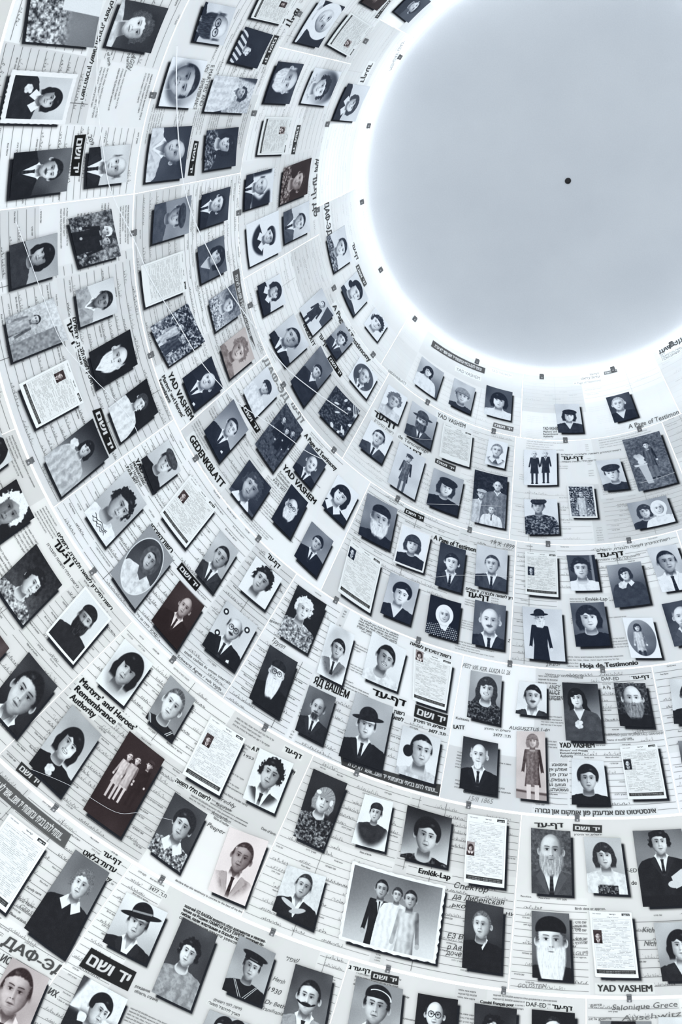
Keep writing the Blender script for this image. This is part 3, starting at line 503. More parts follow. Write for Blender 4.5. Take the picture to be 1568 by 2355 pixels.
PLAQUES="""
6|131.92 0.362 127.83 0.364 131.94 0.447 127.68 0.446|יד ושם|.2
5|146.01 0.940 143.61 0.943 145.86 0.993 143.49 0.989|יד ושם|.25
6|147.65 0.031 138.60 0.037 147.15 0.092 138.38 0.097|...ונתתי להם בביתי ובחומותי יד ושם...אשר לא יכרת|.45
4|147.99 0.509 144.32 0.518 147.96 0.567 144.29 0.574|יד ושם|.12
3|156.93 0.387 152.18 0.396 157.18 0.446 152.31 0.448|יד ושם|.15
2|151.20 0.384 146.41 0.401 151.32 0.444 146.40 0.451|יד ושם|.15
4|169.00 0.448 163.86 0.459 169.19 0.512 163.76 0.521|יד ושם|.15
4|198.83 0.387 194.57 0.391 198.68 0.459 194.64 0.456|יד ושם|.15
3|213.50 0.052 208.96 0.045 213.45 0.106 209.01 0.095|יד ושם|.25
2|199.01 0.358 193.36 0.353 199.06 0.411 193.51 0.405|יד ושם|.3
3|197.56 0.482 192.88 0.475 197.73 0.529 193.04 0.538|יד ושם|.2
2|226.43 0.062 222.21 0.040 226.41 0.093 222.10 0.090|יד ושם|.35
1|161.95 0.374 156.14 0.378 162.04 0.451 156.11 0.457|יד ושם|.4
1|107.26 0.865 102.08 0.871 107.40 0.936 102.15 0.939|יד ושם|.5
2|119.12 0.468 114.28 0.461 119.02 0.512 114.25 0.517|יד ושם|.3
1|129.98 0.075 111.84 0.064 129.88 0.185 111.87 0.158|ונתתי להם בביתי ובחומותי יד ושם אשר לא יכרת|.45
1|76.22 0.016 72.47 0.024 76.35 0.064 72.47 0.071|יד ושם|.5
3|122.05 0.029 118.15 0.020 122.09 0.076 118.03 0.073|יד ושם|.2
4|112.13 0.435 107.63 0.444 111.97 0.518 107.58 0.525|יד ושם|.2
4|119.26 0.945 106.57 0.914 118.77 1.002 106.44 0.993|...ונתתי להם בביתי ובחומותי יד ושם...אשר לא יכרת|.33
5|91.78 0.029 88.59 0.033 91.82 0.072 88.66 0.078|יד ושם|.3
6|109.71 0.019 107.21 0.014 109.57 0.053 107.13 0.050|יד ושם|.25
3|176.65 0.025 163.04 0.074 176.67 0.098 165.05 0.090|ונתתי להם בביתי ובחומותי יד ושם אשר לא יכרת|.45
"""
CLIPS=[(0, [94.7, 73.6, 55.4, 114.9, 138.1, 156.1, 176.4, 197.2, 216.5]), (1, [217.3, 198.8, 180.2, 161.8, 143.1, 125.1, 107.1, 89.4, 71.6]), (2, [217.5, 201.5, 185.7, 170.0, 154.6, 139.3, 124.1, 109.2, 94.3, 79.5]), (3, [203.5, 187.4, 171.8, 156.5, 142.0, 127.5, 114.0, 100.2, 86.9]), (4, [168.0, 154.7, 141.6, 128.6, 116.9, 103.6, 91.3]), (5, [141.2, 130.0, 119.1, 108.3, 97.9, 87.0])]
GLARE_LINES=[[(3, 209.45, 0.966), (3, 205.56, 0.867), (3, 199.25, 0.726), (3, 192.32, 0.597), (3, 186.84, 0.473), (3, 180.61, 0.318), (3, 175.86, 0.224), (3, 171.01, 0.125), (2, 163.71, 0.997), (2, 156.93, 0.912), (2, 149.94, 0.792), (2, 140.81, 0.663)], [(4, 209.96, 0.52), (4, 203.56, 0.402), (4, 196.98, 0.27), (4, 192.66, 0.186), (4, 186.94, 0.019), (3, 181.16, 0.896), (3, 174.11, 0.733), (3, 167.25, 0.626), (3, 162.41, 0.542), (3, 157.92, 0.461), (3, 151.9, 0.322), (3, 147.25, 0.248), (3, 143.62, 0.207), (3, 139.66, 0.137)], [(4, 191.0, 0.802), (4, 185.45, 0.696), (4, 182.15, 0.649), (4, 177.6, 0.584), (4, 172.59, 0.446), (4, 170.5, 0.389), (4, 166.63, 0.305), (4, 163.27, 0.295)], [(3, 116.95, 0.578), (3, 111.47, 0.438), (3, 105.6, 0.359), (3, 101.49, 0.329)], [(2, 75.04, 0.519), (2, 71.43, 0.519), (2, 67.56, 0.512)], [(2, 127.46, 0.437), (2, 124.67, 0.405), (2, 121.29, 0.339)], [(5, 145.18, 0.932), (5, 141.46, 0.864), (5, 136.89, 0.833), (5, 134.94, 0.764), (5, 132.01, 0.702)], [(2, 119.34, 0.947), (2, 111.58, 0.813), (2, 103.74, 0.726)]]

# ---------------------------------------------------------------- flat print: lettering
HEB = [(0x590, 0x5FF)]
def is_heb(ch): return 0x590 <= ord(ch) <= 0x5FF
def visual(s):
    if not any(is_heb(c) for c in s): return s
    out, run = [], ''
    for ch in s[::-1]:
        if ch.isdigit(): run = ch + run; continue
        out.append(run); run = ''
        out.append({'(': ')', ')': '('}.get(ch, ch))
    out.append(run)
    return ''.join(out)

EM = 40
_cache = {}
def text_bitmap(s, bold=False):
    """ink coverage of a line of lettering, filled from the glyph outlines by the non-zero winding rule"""
    key = (s, bold)
    if key in _cache: return _cache[key]
    c = bpy.data.curves.new('lettering', 'FONT'); c.body = visual(s); c.size = 1.0; c.resolution_u = 3; c.fill_mode = 'NONE'
    o = bpy.data.objects.new('lettering', c); COL.objects.link(o)
    bpy.context.view_layer.update()
    me = bpy.data.meshes.new_from_object(o.evaluated_get(bpy.context.evaluated_depsgraph_get()))
    n = len(me.vertices)
    if n == 0: bm = np.zeros((EM, EM), np.float32)
    else:
        co = np.empty(n * 3, np.float32); me.vertices.foreach_get('co', co); co = co.reshape(-1, 3)[:, :2]
        ed = np.empty(len(me.edges) * 2, np.int32); me.edges.foreach_get('vertices', ed); ed = ed.reshape(-1, 2)
        x0 = co[:, 0].min(); x1 = co[:, 0].max()
        SS = EM * 2
        W_ = int((x1 - x0) * SS) + 12; W_ += W_ % 2; H_ = int(1.35 * SS)
        P = np.c_[(co[:, 0] - x0) * SS + 6, (0.98 - co[:, 1]) * SS]
        wind = np.zeros((H_, W_ + 1), np.int32)
        # closed loops: follow the vertex order of each run of edges
        A, B = P[ed[:, 0]].copy(), P[ed[:, 1]].copy()
        back = (ed[:, 0] < ed[:, 1]) & (ed[:, 1] - ed[:, 0] > 1)      # closing edge stored the other way round
        A[back], B[back] = B[back].copy(), A[back].copy()
        for (ax, ay), (bx, by) in zip(A.tolist(), B.tolist()):
            if ay == by: continue
            sg = 1
            if ay > by: ax, ay, bx, by, sg = bx, by, ax, ay, -1
            r0 = max(0, math.ceil(ay - .5)); r1 = min(H_ - 1, math.ceil(by - .5) - 1)
            for r in range(r0, r1 + 1):
                x = ax + (bx - ax) * (r + .5 - ay) / (by - ay)
                wind[r, min(W_, max(0, int(x + .5)))] += sg
        bm = (np.cumsum(wind, 1)[:, :W_] != 0).astype(np.float32)
        if bold:
            b2 = bm.copy()
            for dx, dy in ((2, 0), (-2, 0), (0, 1), (0, -1), (3, 0), (-3, 0)): b2 = np.maximum(b2, np.roll(np.roll(bm, dx, 1), dy, 0))
            bm = b2
        bm = boxdown(bm, 2)
    bpy.data.objects.remove(o); bpy.data.curves.remove(c); bpy.data.meshes.remove(me)
    _cache[key] = bm
    return bm

def boxdown(a, f):
    if f <= 1: return a
    h, w = a.shape; h2, w2 = -(-h // f) * f, -(-w // f) * f
    p = np.zeros((h2, w2), np.float32); p[:h, :w] = a
    return p.reshape(h2 // f, f, w2 // f, f).mean((1, 3))

def bilin(bm, x, y):
    h, w = bm.shape
    x = np.clip(x, -1, w); y = np.clip(y, -1, h)
    p = np.zeros((h + 3, w + 3), np.float32); p[1:h + 1, 1:w + 1] = bm
    xi = np.floor(x).astype(int); yi = np.floor(y).astype(int); fx = x - xi; fy = y - yi
    xi += 1; yi += 1
    return (p[yi, xi] * (1 - fx) * (1 - fy) + p[yi, xi + 1] * fx * (1 - fy) + p[yi + 1, xi] * (1 - fx) * fy + p[yi + 1, xi + 1] * fx * fy)

def blit_text(T, a, b, caph, s, tone, bold=False, hand=False, alpha=1.0, clear=None):
    """write s into tone array T with the baseline from texel a to texel b and capitals caph texels high"""
    bm = text_bitmap(s, bold)
    a = np.array(a, float); b = np.array(b, float)
    L = np.hypot(*(b - a))
    if L < 3 or caph < 1.2: return
    ex = (b - a) / L; ey = np.array([-ex[1], ex[0]])      # ey points down
    sx = bm.shape[1] / L; sy = 0.70 * EM / caph
    f = int(max(1, min(round(min(sx, sy) * 0.7), 8)))
    bd_ = boxdown(bm, f)
    base = 0.98 * EM
    cs = [a + ex * (L * p) + ey * q for p in (-.06, 1.06) for q in (-caph * 1.5, caph * .6)]
    cs = np.array(cs); H_, W_ = T.shape
    x0, y0 = np.floor(cs.min(0)).astype(int); x1, y1 = np.ceil(cs.max(0)).astype(int)
    x0, y0 = max(x0, 0), max(y0, 0); x1, y1 = min(x1, W_ - 1), min(y1, H_ - 1)
    if x1 <= x0 or y1 <= y0: return
    gx, gy = np.meshgrid(np.arange(x0, x1 + 1) + .5, np.arange(y0, y1 + 1) + .5)
    px = (gx - a[0]) * ex[0] + (gy - a[1]) * ex[1]; py = (gx - a[0]) * ey[0] + (gy - a[1]) * ey[1]
    if hand:
        px = px + py * 0.25; py = py + 0.06 * caph * np.sin(px / caph * 2.1)
    m = bilin(bd_, (px * sx) / f - .5, (py * sy + base) / f - .5)
    if clear is not None:
        box = (px > -caph * .25) & (px < L + caph * .25) & (py > -caph * 1.25) & (py < caph * .35)
        sub0 = T[y0:y1 + 1, x0:x1 + 1]; sub0[box] = clear
    sub = T[y0:y1 + 1, x0:x1 + 1]
    sub += (tone - sub) * np.clip(m * 1.25, 0, 1) * alpha

def hline(T, x0, x1, y, tone, wd=1.3, slope=0.0):
    H_, W_ = T.shape; x0 = int(max(0, x0)); x1 = int(min(W_, x1))
    if x1 <= x0: return
    for yy in range(int(y - wd - 1), int(y + wd + 2)):
        if 0 <= yy < H_:
            c = np.clip(wd / 2 + .5 - abs(yy + .5 - y), 0, 1)
            if c > 0: T[yy, x0:x1] += (tone - T[yy, x0:x1]) * c
def vline(T, y0, y1, x, tone, wd=1.3): hline(T.T, y0, y1, x, tone, wd)

def scribble(T, x, y, w, h, tone, rng):
    """a run of handwriting: a looping pen path"""
    n = int(w / h * 26) + 8; t = np.linspace(0, w / h * 5.2, n)
    ph = rng.uniform(0, 6, 3)
    amp = 0.35 + .3 * np.sin(t * .9 + ph[0]) + .2 * np.sin(t * 2.3 + ph[1])
    px = x + np.linspace(0, w, n) + h * .22 * np.sin(t * 2.0 + ph[2]) + h * .12 * amp
    py = y - h * np.abs(amp) * (0.5 + .5 * np.sin(t * 3.1 + ph[1]))
    gap = np.sin(t * .55 + ph[0]) > .86
    px, py = px[~gap], py[~gap]
    H_, W_ = T.shape
    for q in range(3):
        jx = px + (0, .5, 0)[q]; jy = py + (0, 0, .5)[q]
        xi = np.clip(jx, 0, W_ - 1).astype(int); yi = np.clip(jy, 0, H_ - 1).astype(int)
        T[yi, xi] += (tone - T[yi, xi]) * .7

# ---------------------------------------------------------------- flat print: portraits
def noise2(shape, cell, rng):
    h, w = shape; gh, gw = int(h / cell) + 3, int(w / cell) + 3
    g = rng.random((gh, gw)).astype(np.float32)
    y = np.arange(h) / cell; x = np.arange(w) / cell
    yi = y.astype(int); xi = x.astype(int); fy = (y - yi)[:, None]; fx = (x - xi)[None]
    fy = fy * fy * (3 - 2 * fy); fx = fx * fx * (3 - 2 * fx)
    g00 = g[yi][:, xi]; g01 = g[yi][:, xi + 1]; g10 = g[yi + 1][:, xi]; g11 = g[yi + 1][:, xi + 1]
    return g00 * (1 - fy) * (1 - fx) + g01 * (1 - fy) * fx + g10 * fy * (1 - fx) + g11 * fy * fx

def sm(a, b, x):
    t = np.clip((x - a) / (b - a), 0, 1); return t * t * (3 - 2 * t)

def parse(spec):
    figs = []
    for part in spec.split('/'):
        d = {}
        for it in part.split(';'):
            if '=' not in it: continue
            k, v = it.split('=')
            out = []
            for x in v.split(','):
                try: out.append(float(x))
                except ValueError: out.append(x)
            d[k] = out if len(out) > 1 else out[0]
        figs.append(d)
    return figs

class Painter:
    def __init__(self, w, h, rng):
        self.w, self.h, self.a = w, h, h / w; self.rng = rng
        self.X, self.Y = np.meshgrid((np.arange(w) + .5) / w, (np.arange(h) + .5) / w)
        self.I = np.zeros((h, w), np.float32); self.px = 1.0 / w; self.many = False
    def mix(self, m, tone): self.I += (tone - self.I) * np.clip(m, 0, 1)
    def ell(self, cx, cy, rx, ry, tone, soft=.15, al=1.0, rot=0.0):
        dx, dy = self.X - cx, self.Y - cy
        if rot: c, s = math.cos(rot), math.sin(rot); dx, dy = dx * c + dy * s, -dx * s + dy * c
        d = np.sqrt((dx / rx) ** 2 + (dy / ry) ** 2)
        sf = max(soft, 1.6 * self.px / min(rx, ry))
        self.mix(sm(1 + sf / 2, 1 - sf / 2, d) * al, tone)
    def poly(self, pts, tone, al=1.0, soft=1.5):
        """convex polygon, given clockwise on screen"""
        d = None; n = len(pts)
        if sum(pts[i][0] * pts[(i + 1) % n][1] - pts[(i + 1) % n][0] * pts[i][1] for i in range(n)) < 0: pts = pts[::-1]
        for i in range(n):
            (x0, y0), (x1, y1) = pts[i], pts[(i + 1) % n]
            L = math.hypot(x1 - x0, y1 - y0) + 1e-9
            e = ((self.X - x0) * (y1 - y0) - (self.Y - y0) * (x1 - x0)) / L
            d = e if d is None else np.maximum(d, e)
        self.mix(np.clip(.5 - d / (soft * self.px), 0, 1) * al, tone)
    def nz(self, cell): return noise2((self.h, self.w), max(1.5, cell * self.w), self.rng)

    def streak(self):
        n = noise2((self.h // 6 + 2, self.w), max(1.5, .014 * self.w), self.rng)
        k = self.h // 6 + 2
        yi = np.clip(np.arange(self.h) / 6 , 0, k - 1.001); i0 = yi.astype(int); fr = (yi - i0)[:, None]
        return n[i0] * (1 - fr) + n[np.minimum(i0 + 1, k - 1)] * fr

    def figure(self, f):
        a = self.a
        if 'h' not in f: return
        hx, hy, r = f['h']; hy *= a
        if 'F' not in f and not self.many: r *= 1.16; hy += .04 * r
        t = float(f.get('t', 0)); tilt = math.radians(float(f.get('a', 0)))
        hs = f.get('hs', 'short'); hc = float(f.get('hc', .15)); sk = float(f.get('sk', .8))
        K, kc = f.get('K', ['suit', .15])
        be = f.get('be'); ht = f.get('ht')
        X, Y = self.X, self.Y
        c, s = math.cos(tilt), math.sin(tilt)
        lx = ((X - hx) * c + (Y - hy) * s) / r; ly = (-(X - hx) * s + (Y - hy) * c) / r
        e1 = max(.05, 1.5 * self.px / r)
        fine = self.nz(.018); mid = self.nz(.06)
        # hair behind the head
        if hs in ('bob', 'long'):
            bot = 1.15 if hs == 'bob' else 2.9
            wv = 1.28 + .10 * np.sin(ly * 4 + t) + (.22 * sm(.3, 2.5, ly) if hs == 'long' else 0)
            d = np.where(ly < 0, np.sqrt((lx / 1.28) ** 2 + ((ly + .05) / 1.5) ** 2), np.abs(lx) / wv)
            self.mix(sm(1 + e1, 1 - e1, d) * sm(bot + .25, bot - .1, ly), hc + .10 * (fine - .5))
        # body
        nx = hx - r * 1.5 * s; ny = hy + 1.38 * r
        sw = 2.55 * r
        full = 'F' in f
        if full:
            lt = float(f.get('L', f['F'])); bt = np.clip(kc + (.05 + .10 * kc) * (self.nz(.05) - .5) - .22 * kc * sm(-1, 1, (X - nx) / (2 * r)) - .16 * (kc > .4) * sm(.75, 1.5, np.abs(X - nx) / r) + .05 * np.sin((X - nx) / r * 6 + 4 * mid) * (kc > .25), .03, .97)
            self.poly([(nx - 1.5 * r, ny + .2 * r), (nx + 1.5 * r, ny + .2 * r), (nx + 1.25 * r, ny + 5.2 * r), (nx - 1.25 * r, ny + 5.2 * r)], bt)
            self.poly([(nx - 1.6 * r, ny + .3 * r), (nx - 1.0 * r, ny + .3 * r), (nx - 1.7 * r, ny + 5 * r), (nx - 2.3 * r, ny + 5 * r)], bt * .95)
            self.poly([(nx + 1.0 * r, ny + .3 * r), (nx + 1.6 * r, ny + .3 * r), (nx + 2.3 * r, ny + 5 * r), (nx + 1.7 * r, ny + 5 * r)], bt * .9)
            self.poly([(nx - 1.3 * r, ny + 4.6 * r), (nx + 1.3 * r, ny + 4.6 * r), (nx + 1.6 * r, ny + 7.6 * r), (nx - 1.6 * r, ny + 7.6 * r)], bt * .95)
            for q in (-.8, .8):
                self.poly([(nx + (q - .45) * r, ny + 7.2 * r), (nx + (q + .45) * r, ny + 7.2 * r), (nx + (q + .35) * r, ny + 12 * r), (nx + (q - .35) * r, ny + 12 * r)], lt)
                self.ell(nx + q * r, ny + 12.1 * r, .55 * r, .3 * r, .12)
                self.ell(nx + q * 2.5 * r, ny + 5.1 * r, .35 * r, .4 * r, sk * .95)
            self.poly([(nx - .5 * r, ny - .3 * r), (nx + .5 * r, ny - .3 * r), (nx + .6 * r, ny + .6 * r), (nx - .6 * r, ny + .6 * r)], sk * .85)
            if K == 'suit':
                self.poly([(nx - .5 * r, ny + .2 * r), (nx + .5 * r, ny + .2 * r), (nx, ny + 2.2 * r)], .9); self.poly([(nx - .13 * r, ny + .4 * r), (nx + .13 * r, ny + .4 * r), (nx, ny + 2.2 * r)], .15)
        elif K != 'none':
            dx = np.abs(X - nx) / sw
            ysh = ny + r * (.12 + .80 * np.clip((dx - .22), 0, 2) ** 1.3 + 9 * np.clip(dx - .86, 0, 2) ** 2 + 60 * np.clip(dx - 1.12, 0, 2) ** 3 + .1 * mid)
            body = sm(-1.5 * self.px, 1.5 * self.px, Y - ysh)
            fold = .10 * (self.nz(.10) - .5) + .05 * (fine - .5) + .05 * np.sin((X - nx) / r * 5 + mid * 4) * (kc > .3)
            tone = np.clip(kc + fold * (.5 + kc), 0.03, .97)
            if K == 'stripe': tone = np.clip(kc + .3 * np.sign(np.sin((X - nx) * 16 / r * .35 + (Y - ny) * 5 / r * .5)), .08, .92)
            if K in ('floral', 'pattern'): tone = np.clip(kc + .55 * (self.nz(.05) - .5) + .45 * (self.nz(.026) - .5), .06, .95)
            if K == 'dots': tone = np.where((np.sin((X + Y * .3) * 70) * np.sin((Y - X * .3) * 70)) > .45, .85, kc)
            self.mix(body, tone)
            # neck
            nk = .52 if K != 'coat' else .45
            if K in ('plain', 'coat', 'collar', 'sailor', 'dots', 'stripe', 'pattern'): self.ell(nx, ny + .22 * r, (nk + .14) * r, .32 * r, sk * .8)
            self.poly([(hx - nk * r, hy + .5 * r), (hx + nk * r, hy + .5 * r), (nx + (nk + .12) * r, ny + .25 * r), (nx - (nk + .12) * r, ny + .25 * r)], sk * .86, soft=3)
            if K in ('suit', 'bow', 'shirt', 'open'):
                vd = {'suit': 2.3, 'bow': 1.6, 'shirt': 1.3, 'open': 2.2}[K]
                col = .92 if kc < .6 else .97
                self.poly([(nx - .75 * r, ny + .05 * r), (nx + .75 * r, ny + .05 * r), (nx + .05 * r, ny + vd * r), (nx - .05 * r, ny + vd * r)], col)
                self.poly([(nx - .45 * r, ny - .3 * r), (nx + .45 * r, ny - .3 * r), (nx + .05 * r, ny + (.55 if K in ('suit', 'bow') else 1.0) * r), (nx - .05 * r, ny + (.55 if K in ('suit', 'bow') else 1.0) * r)], sk * .82)
                if K == 'suit':
                    tt = .15 if kc < .6 else .12
                    self.poly([(nx - .2 * r, ny + .48 * r), (nx + .2 * r, ny + .48 * r), (nx + .13 * r, ny + .8 * r), (nx - .13 * r, ny + .8 * r)], tt)
                    self.poly([(nx - .13 * r, ny + .78 * r), (nx + .13 * r, ny + .78 * r), (nx + .2 * r, ny + 2.3 * r), (nx - .2 * r, ny + 2.3 * r)], tt + .05 * np.sign(np.sin(Y * 60)))
                if K == 'bow':
                    self.ell(nx - .3 * r, ny + .5 * r, .3 * r, .18 * r, .93); self.ell(nx + .3 * r, ny + .5 * r, .3 * r, .18 * r, .93)
                for q in (-1, 1):      # lapels
                    self.poly([(nx + q * .78 * r, ny + .1 * r), (nx + q * 1.3 * r, ny + .7 * r), (nx + q * .1 * r, ny + (vd + .3) * r)][::(1 if q > 0 else -1)], min(.9, kc + .06), al=.8)
                    self.poly([(nx + q * .45 * r, ny - .25 * r), (nx + q * .85 * r, ny + .1 * r), (nx + q * .3 * r, ny + .75 * r)][::(1 if q > 0 else -1)], .95)
            if K == 'vneck': self.poly([(nx - .8 * r, ny + .1 * r), (nx + .8 * r, ny + .1 * r), (nx + .05 * r, ny + 1.7 * r), (nx - .05 * r, ny + 1.7 * r)], sk * .93)
            if K in ('blouse', 'floral', 'bare'): self.ell(nx, ny + .25 * r, .75 * r, .55 * r, sk * .92)
            if K == 'collar' or f.get('wc'):
                if f.get('wc') == 2: self.poly([(nx + .1 * r, ny + .8 * r), (nx + .6 * r, ny - .1 * r), (nx + .75 * r, ny), (nx + .2 * r, ny + 1.1 * r)], .9)
                else:
                    for q in (-1, 1): self.poly([(nx + q * .05 * r, ny + .55 * r), (nx + q * .7 * r, ny - .1 * r), (nx + q * 1.25 * r, ny + .65 * r), (nx + q * .5 * r, ny + 1.35 * r)][::(-1 if q < 0 else 1)], .92)
            if K == 'sailor':
                for q in (-1, 1):
                    for e in (0, .16): self.poly([(nx + q * (1.2 + e) * r, ny + .35 * r), (nx + q * (1.28 + e) * r, ny + .35 * r), (nx + q * (.1 + e) * r, ny + (1.9 + e) * r), (nx + q * (.02 + e) * r, ny + (1.9 + e) * r)][::(1 if q > 0 else 1)], .85)
            if f.get('hk'): self.poly([(nx + 1.05 * r, ny + 1.9 * r), (nx + 1.4 * r, ny + 1.75 * r), (nx + 1.5 * r, ny + 2.1 * r), (nx + 1.1 * r, ny + 2.15 * r)], .92)
            if f.get('lace'): self.mix(sm(ny + 1.6 * r, ny + 1.9 * r, Y) * (np.abs(X - nx) < 1.1 * r), np.clip(.25 + .8 * (self.nz(.03) - .5), .05, .9))
        else:
            self.poly([(hx - .5 * r, hy + .5 * r), (hx + .5 * r, hy + .5 * r), (nx + .7 * r, ny + .9 * r), (nx - .7 * r, ny + .9 * r)], sk * .88, soft=6)
            self.ell(nx, ny + 1.6 * r, 1.9 * r, 1.1 * r, float(kc), soft=.9, al=.6)
        # scarf behind the face
        if ht and ht[0] == 'scarf':
            self.ell(hx, hy - .05 * r, 1.42 * r, 1.72 * r, float(ht[1]), .06)
            self.poly([(hx - 1.1 * r, hy + .9 * r), (hx + 1.1 * r, hy + .9 * r), (hx + .5 * r, hy + 2.6 * r), (hx - .3 * r, hy + 2.3 * r)], float(ht[1]) * .97)
        # ears, face
        if hs not in ('bob', 'long') and not (ht and ht[0] == 'scarf'):
            for q in (-1, 1):
                if q * t < .45:
                    dx, dy = (lx - q * (1.0 - .1 * t * q)) / .17, (ly - .1) / .3
                    self.mix(sm(1.15, .85, np.sqrt(dx * dx + dy * dy)), sk * .88); self.mix(sm(.8, .3, np.sqrt(dx * dx + dy * dy)) * .4, sk * .5)
        fx0 = .34 * t
        jaw = np.where(ly > 0, 1 - .24 * np.clip(ly / 1.3, 0, 1.1) ** 2, 1.0)
        df = np.sqrt((lx / (.93 * jaw)) ** 2 + (ly / 1.34) ** 2)
        face = sm(1 + e1, 1 - e1, df)
        side = -1 if t > 0 else 1
        sh = sk * 1.04 - .42 * sk * sm(-.15, 1.05, lx * side + .12 * ly) - .16 * sk * sm(.72, 1.02, df) + .07 * sm(.6, 0, np.hypot(lx + side * .35, ly + .6)) + .05 * sm(.4, 0, np.hypot(lx - fx0 + side * .45, ly - .3)) - .07 * sk * mid - .10 * sk * sm(.75, 1.2, ly)
        self.mix(face, np.clip(sh, .05, .99))
        if abs(t) >= .6:       # head turned nearly to profile: the nose breaks the outline
            q = 1 if t > 0 else -1
            def W(a_, b_): return (hx + r * (a_ * c - b_ * s), hy + r * (a_ * s + b_ * c))
            self.poly([W(q * .70, -.25), W(q * .90, -.12), W(q * 1.13, .33), W(q * .75, .45)], sk * .95)
            self.poly([W(q * .70, .50), W(q * .90, .62), W(q * .86, .80), W(q * .65, .85)], sk * .8)
            self.ell(*W(q * .55, 1.08), .30 * r, .24 * r, sk * .92)
            face = np.maximum(face, 0)
        # features
        fx = .34 * t if abs(t) < .6 else .55 * t
        ek = np.clip(hc, .06, .35) if hs != 'bald' else .22
        def spot(x, y, rx, ry, tone, al, soft=.5):
            d = np.sqrt(((lx - x) / rx) ** 2 + ((ly - y) / ry) ** 2)
            self.mix(sm(1 + soft, 1 - soft, d) * al * face, tone)
        for q in (-1, 1):
            ex = fx + q * .34 * (1 - .25 * abs(t)); wq = 1 - .35 * max(0, q * t)
            dk_ = .62 if q == side else .48
            spot(ex + q * .02, -.20, .26 * wq, .20, sk * .5, dk_, .9)
            spot(ex, -.09, .125 * wq, .06, min(.95, .9 * sk + .05), .45, .5)
            spot(ex + .03 * t, -.10, .07 * wq, .078, .06, .95, .5)
            spot(ex, -.155, .165 * wq, .032, .10, .8, .6); spot(ex, -.02, .15 * wq, .03, sk * .5, .35, .8)
            bx = (lx - ex) / wq
            brow = sm(.055, .015, np.abs(ly + .36 - .45 * (bx * q - .05) ** 2 + .04 * bx * q)) * sm(.27, .17, np.abs(bx))
            self.mix(brow * .72 * face, ek)
        spot(fx + side * .14, .12, .10, .36, sk * .55, .42, .9)
        spot(fx - side * .02, .08, .035, .28, min(1, sk * 1.12), .5, .9)
        spot(fx + .04 * t, .31, .11, .09, min(1, sk * 1.08), .45, .9)
        for q in (-1, 1): spot(fx + q * .085 + .05 * t, .385, .055, .032, sk * .3, .75, .7)
        spot(fx + side * .12, .36, .07, .09, sk * .5, .45, .9)
        for q in (-1, 1):
            dd = np.abs(lx - fx - q * (.20 + .28 * (ly - .35))); self.mix(sm(.07, .0, dd) * sm(.33, .42, ly) * sm(.72, .6, ly) * face * .28, sk * .45)
        if f.get('sm'):
            yl = .66 - .95 * (lx - fx) ** 2; d = np.abs(ly - yl)
            self.mix(sm(.105, .06, d) * sm(.36, .30, np.abs(lx - fx)) * face * .85, .22); self.mix(sm(.055, .03, d) * sm(.29, .24, np.abs(lx - fx)) * face, .95)
        else:
            mw_ = .25 * (1 - .2 * abs(t))
            spot(fx, .665, mw_ * .9, .05, sk * .42, .7, .6); spot(fx, .70, mw_, .022, .13, .85, .6); spot(fx, .755, mw_ * .72, .05, sk * .62, .55, .7)
            spot(fx, .84, mw_ * .6, .04, sk * .5, .45, .9)
        spot(fx, .95, .26, .05, sk * .7, .4, .8)
        self.mix(sm(.95, 1.25, ly) * sm(1.95, 1.4, ly) * sm(.62, .5, np.abs(lx)) * (1 - face) * .7, sk * .32)
        # hair
        ang = np.arctan2(ly + .2, lx + .3); rad_ = np.hypot(lx + .3, ly + .2)
        strand = .5 + .17 * np.sin(ang * 17 + hx * 40 + 2 * mid) + .17 * np.sin(ang * 31 + 3 * rad_ + hy * 50) + .16 * np.sin(ang * 47 - 2 * rad_ + 5 * mid)
        if hs in ('curly', 'updo'): strand = .25 + .5 * np.abs(np.sin(9 * self.nz(.07) + 5 * self.nz(.035))) 
        hl = hc + (.05 + (.55 if hs == 'curly' else .30) * hc) * (strand - .45) + (.20 if hc < .5 else .05) * sm(.55, .0, np.hypot((lx + side * .35) / .55, (ly + 1.05) / .35)) + .06 * (fine - .5)
        if hs == 'short' or hs == 'slick' or hs == 'curly':
            k = {'short': (1.07, 1.42, .02), 'slick': (1.04, 1.38, .0), 'curly': (1.25, 1.55, .16)}[hs]
            wob = k[2] * (self.nz(.045) - .5) * 2
            d = np.sqrt((lx / (k[0] + wob)) ** 2 + ((ly + .06) / (k[1] + wob)) ** 2)
            part = 1 if (hx * 97 + hc * 31) % 1 > .5 else -1
            line = -.84 + .46 * (lx - fx * .6) ** 2 + (.16 * part * lx if hs == 'short' else .05 * part * lx) + (.22 * (self.nz(.05) - .5) if hs == 'curly' else .07 * (self.nz(.04) - .5)) + (.08 if hs == 'curly' else 0) - (.12 if hs == 'slick' else 0)
            sidem = sm(.76, .90, np.abs(lx - fx * .35) + .10 * (fine - .5) - .10 * np.clip(-ly, 0, 1))
            m = np.maximum(sm(.10, -.06, ly - line), sidem * sm(.22, -.1, ly - (.02 if hs != 'curly' else .45)))
            self.mix(sm(1 + e1, 1 - e1, d) * m, hl)
        elif hs == 'bald':
            m = sm(.80, .92, np.abs(lx - fx * .3) + .08 * (fine - .5)) * sm(-.95, -.45, ly) * sm(.2, -.05, ly) * sm(1.10, 1.0, np.abs(lx))
            self.mix(m * .8, hl)
            self.ell(hx - .2 * r * side, hy - .85 * r, .4 * r, .25 * r, min(1, sk * 1.1), .9, .6)
        elif hs in ('bob', 'long'):
            d = np.sqrt((lx / 1.2) ** 2 + ((ly + .08) / 1.5) ** 2)
            fr = -.28 if f.get('bang') else -.62 + .34 * np.abs(lx - .25 * (1 if t <= 0 else -1))
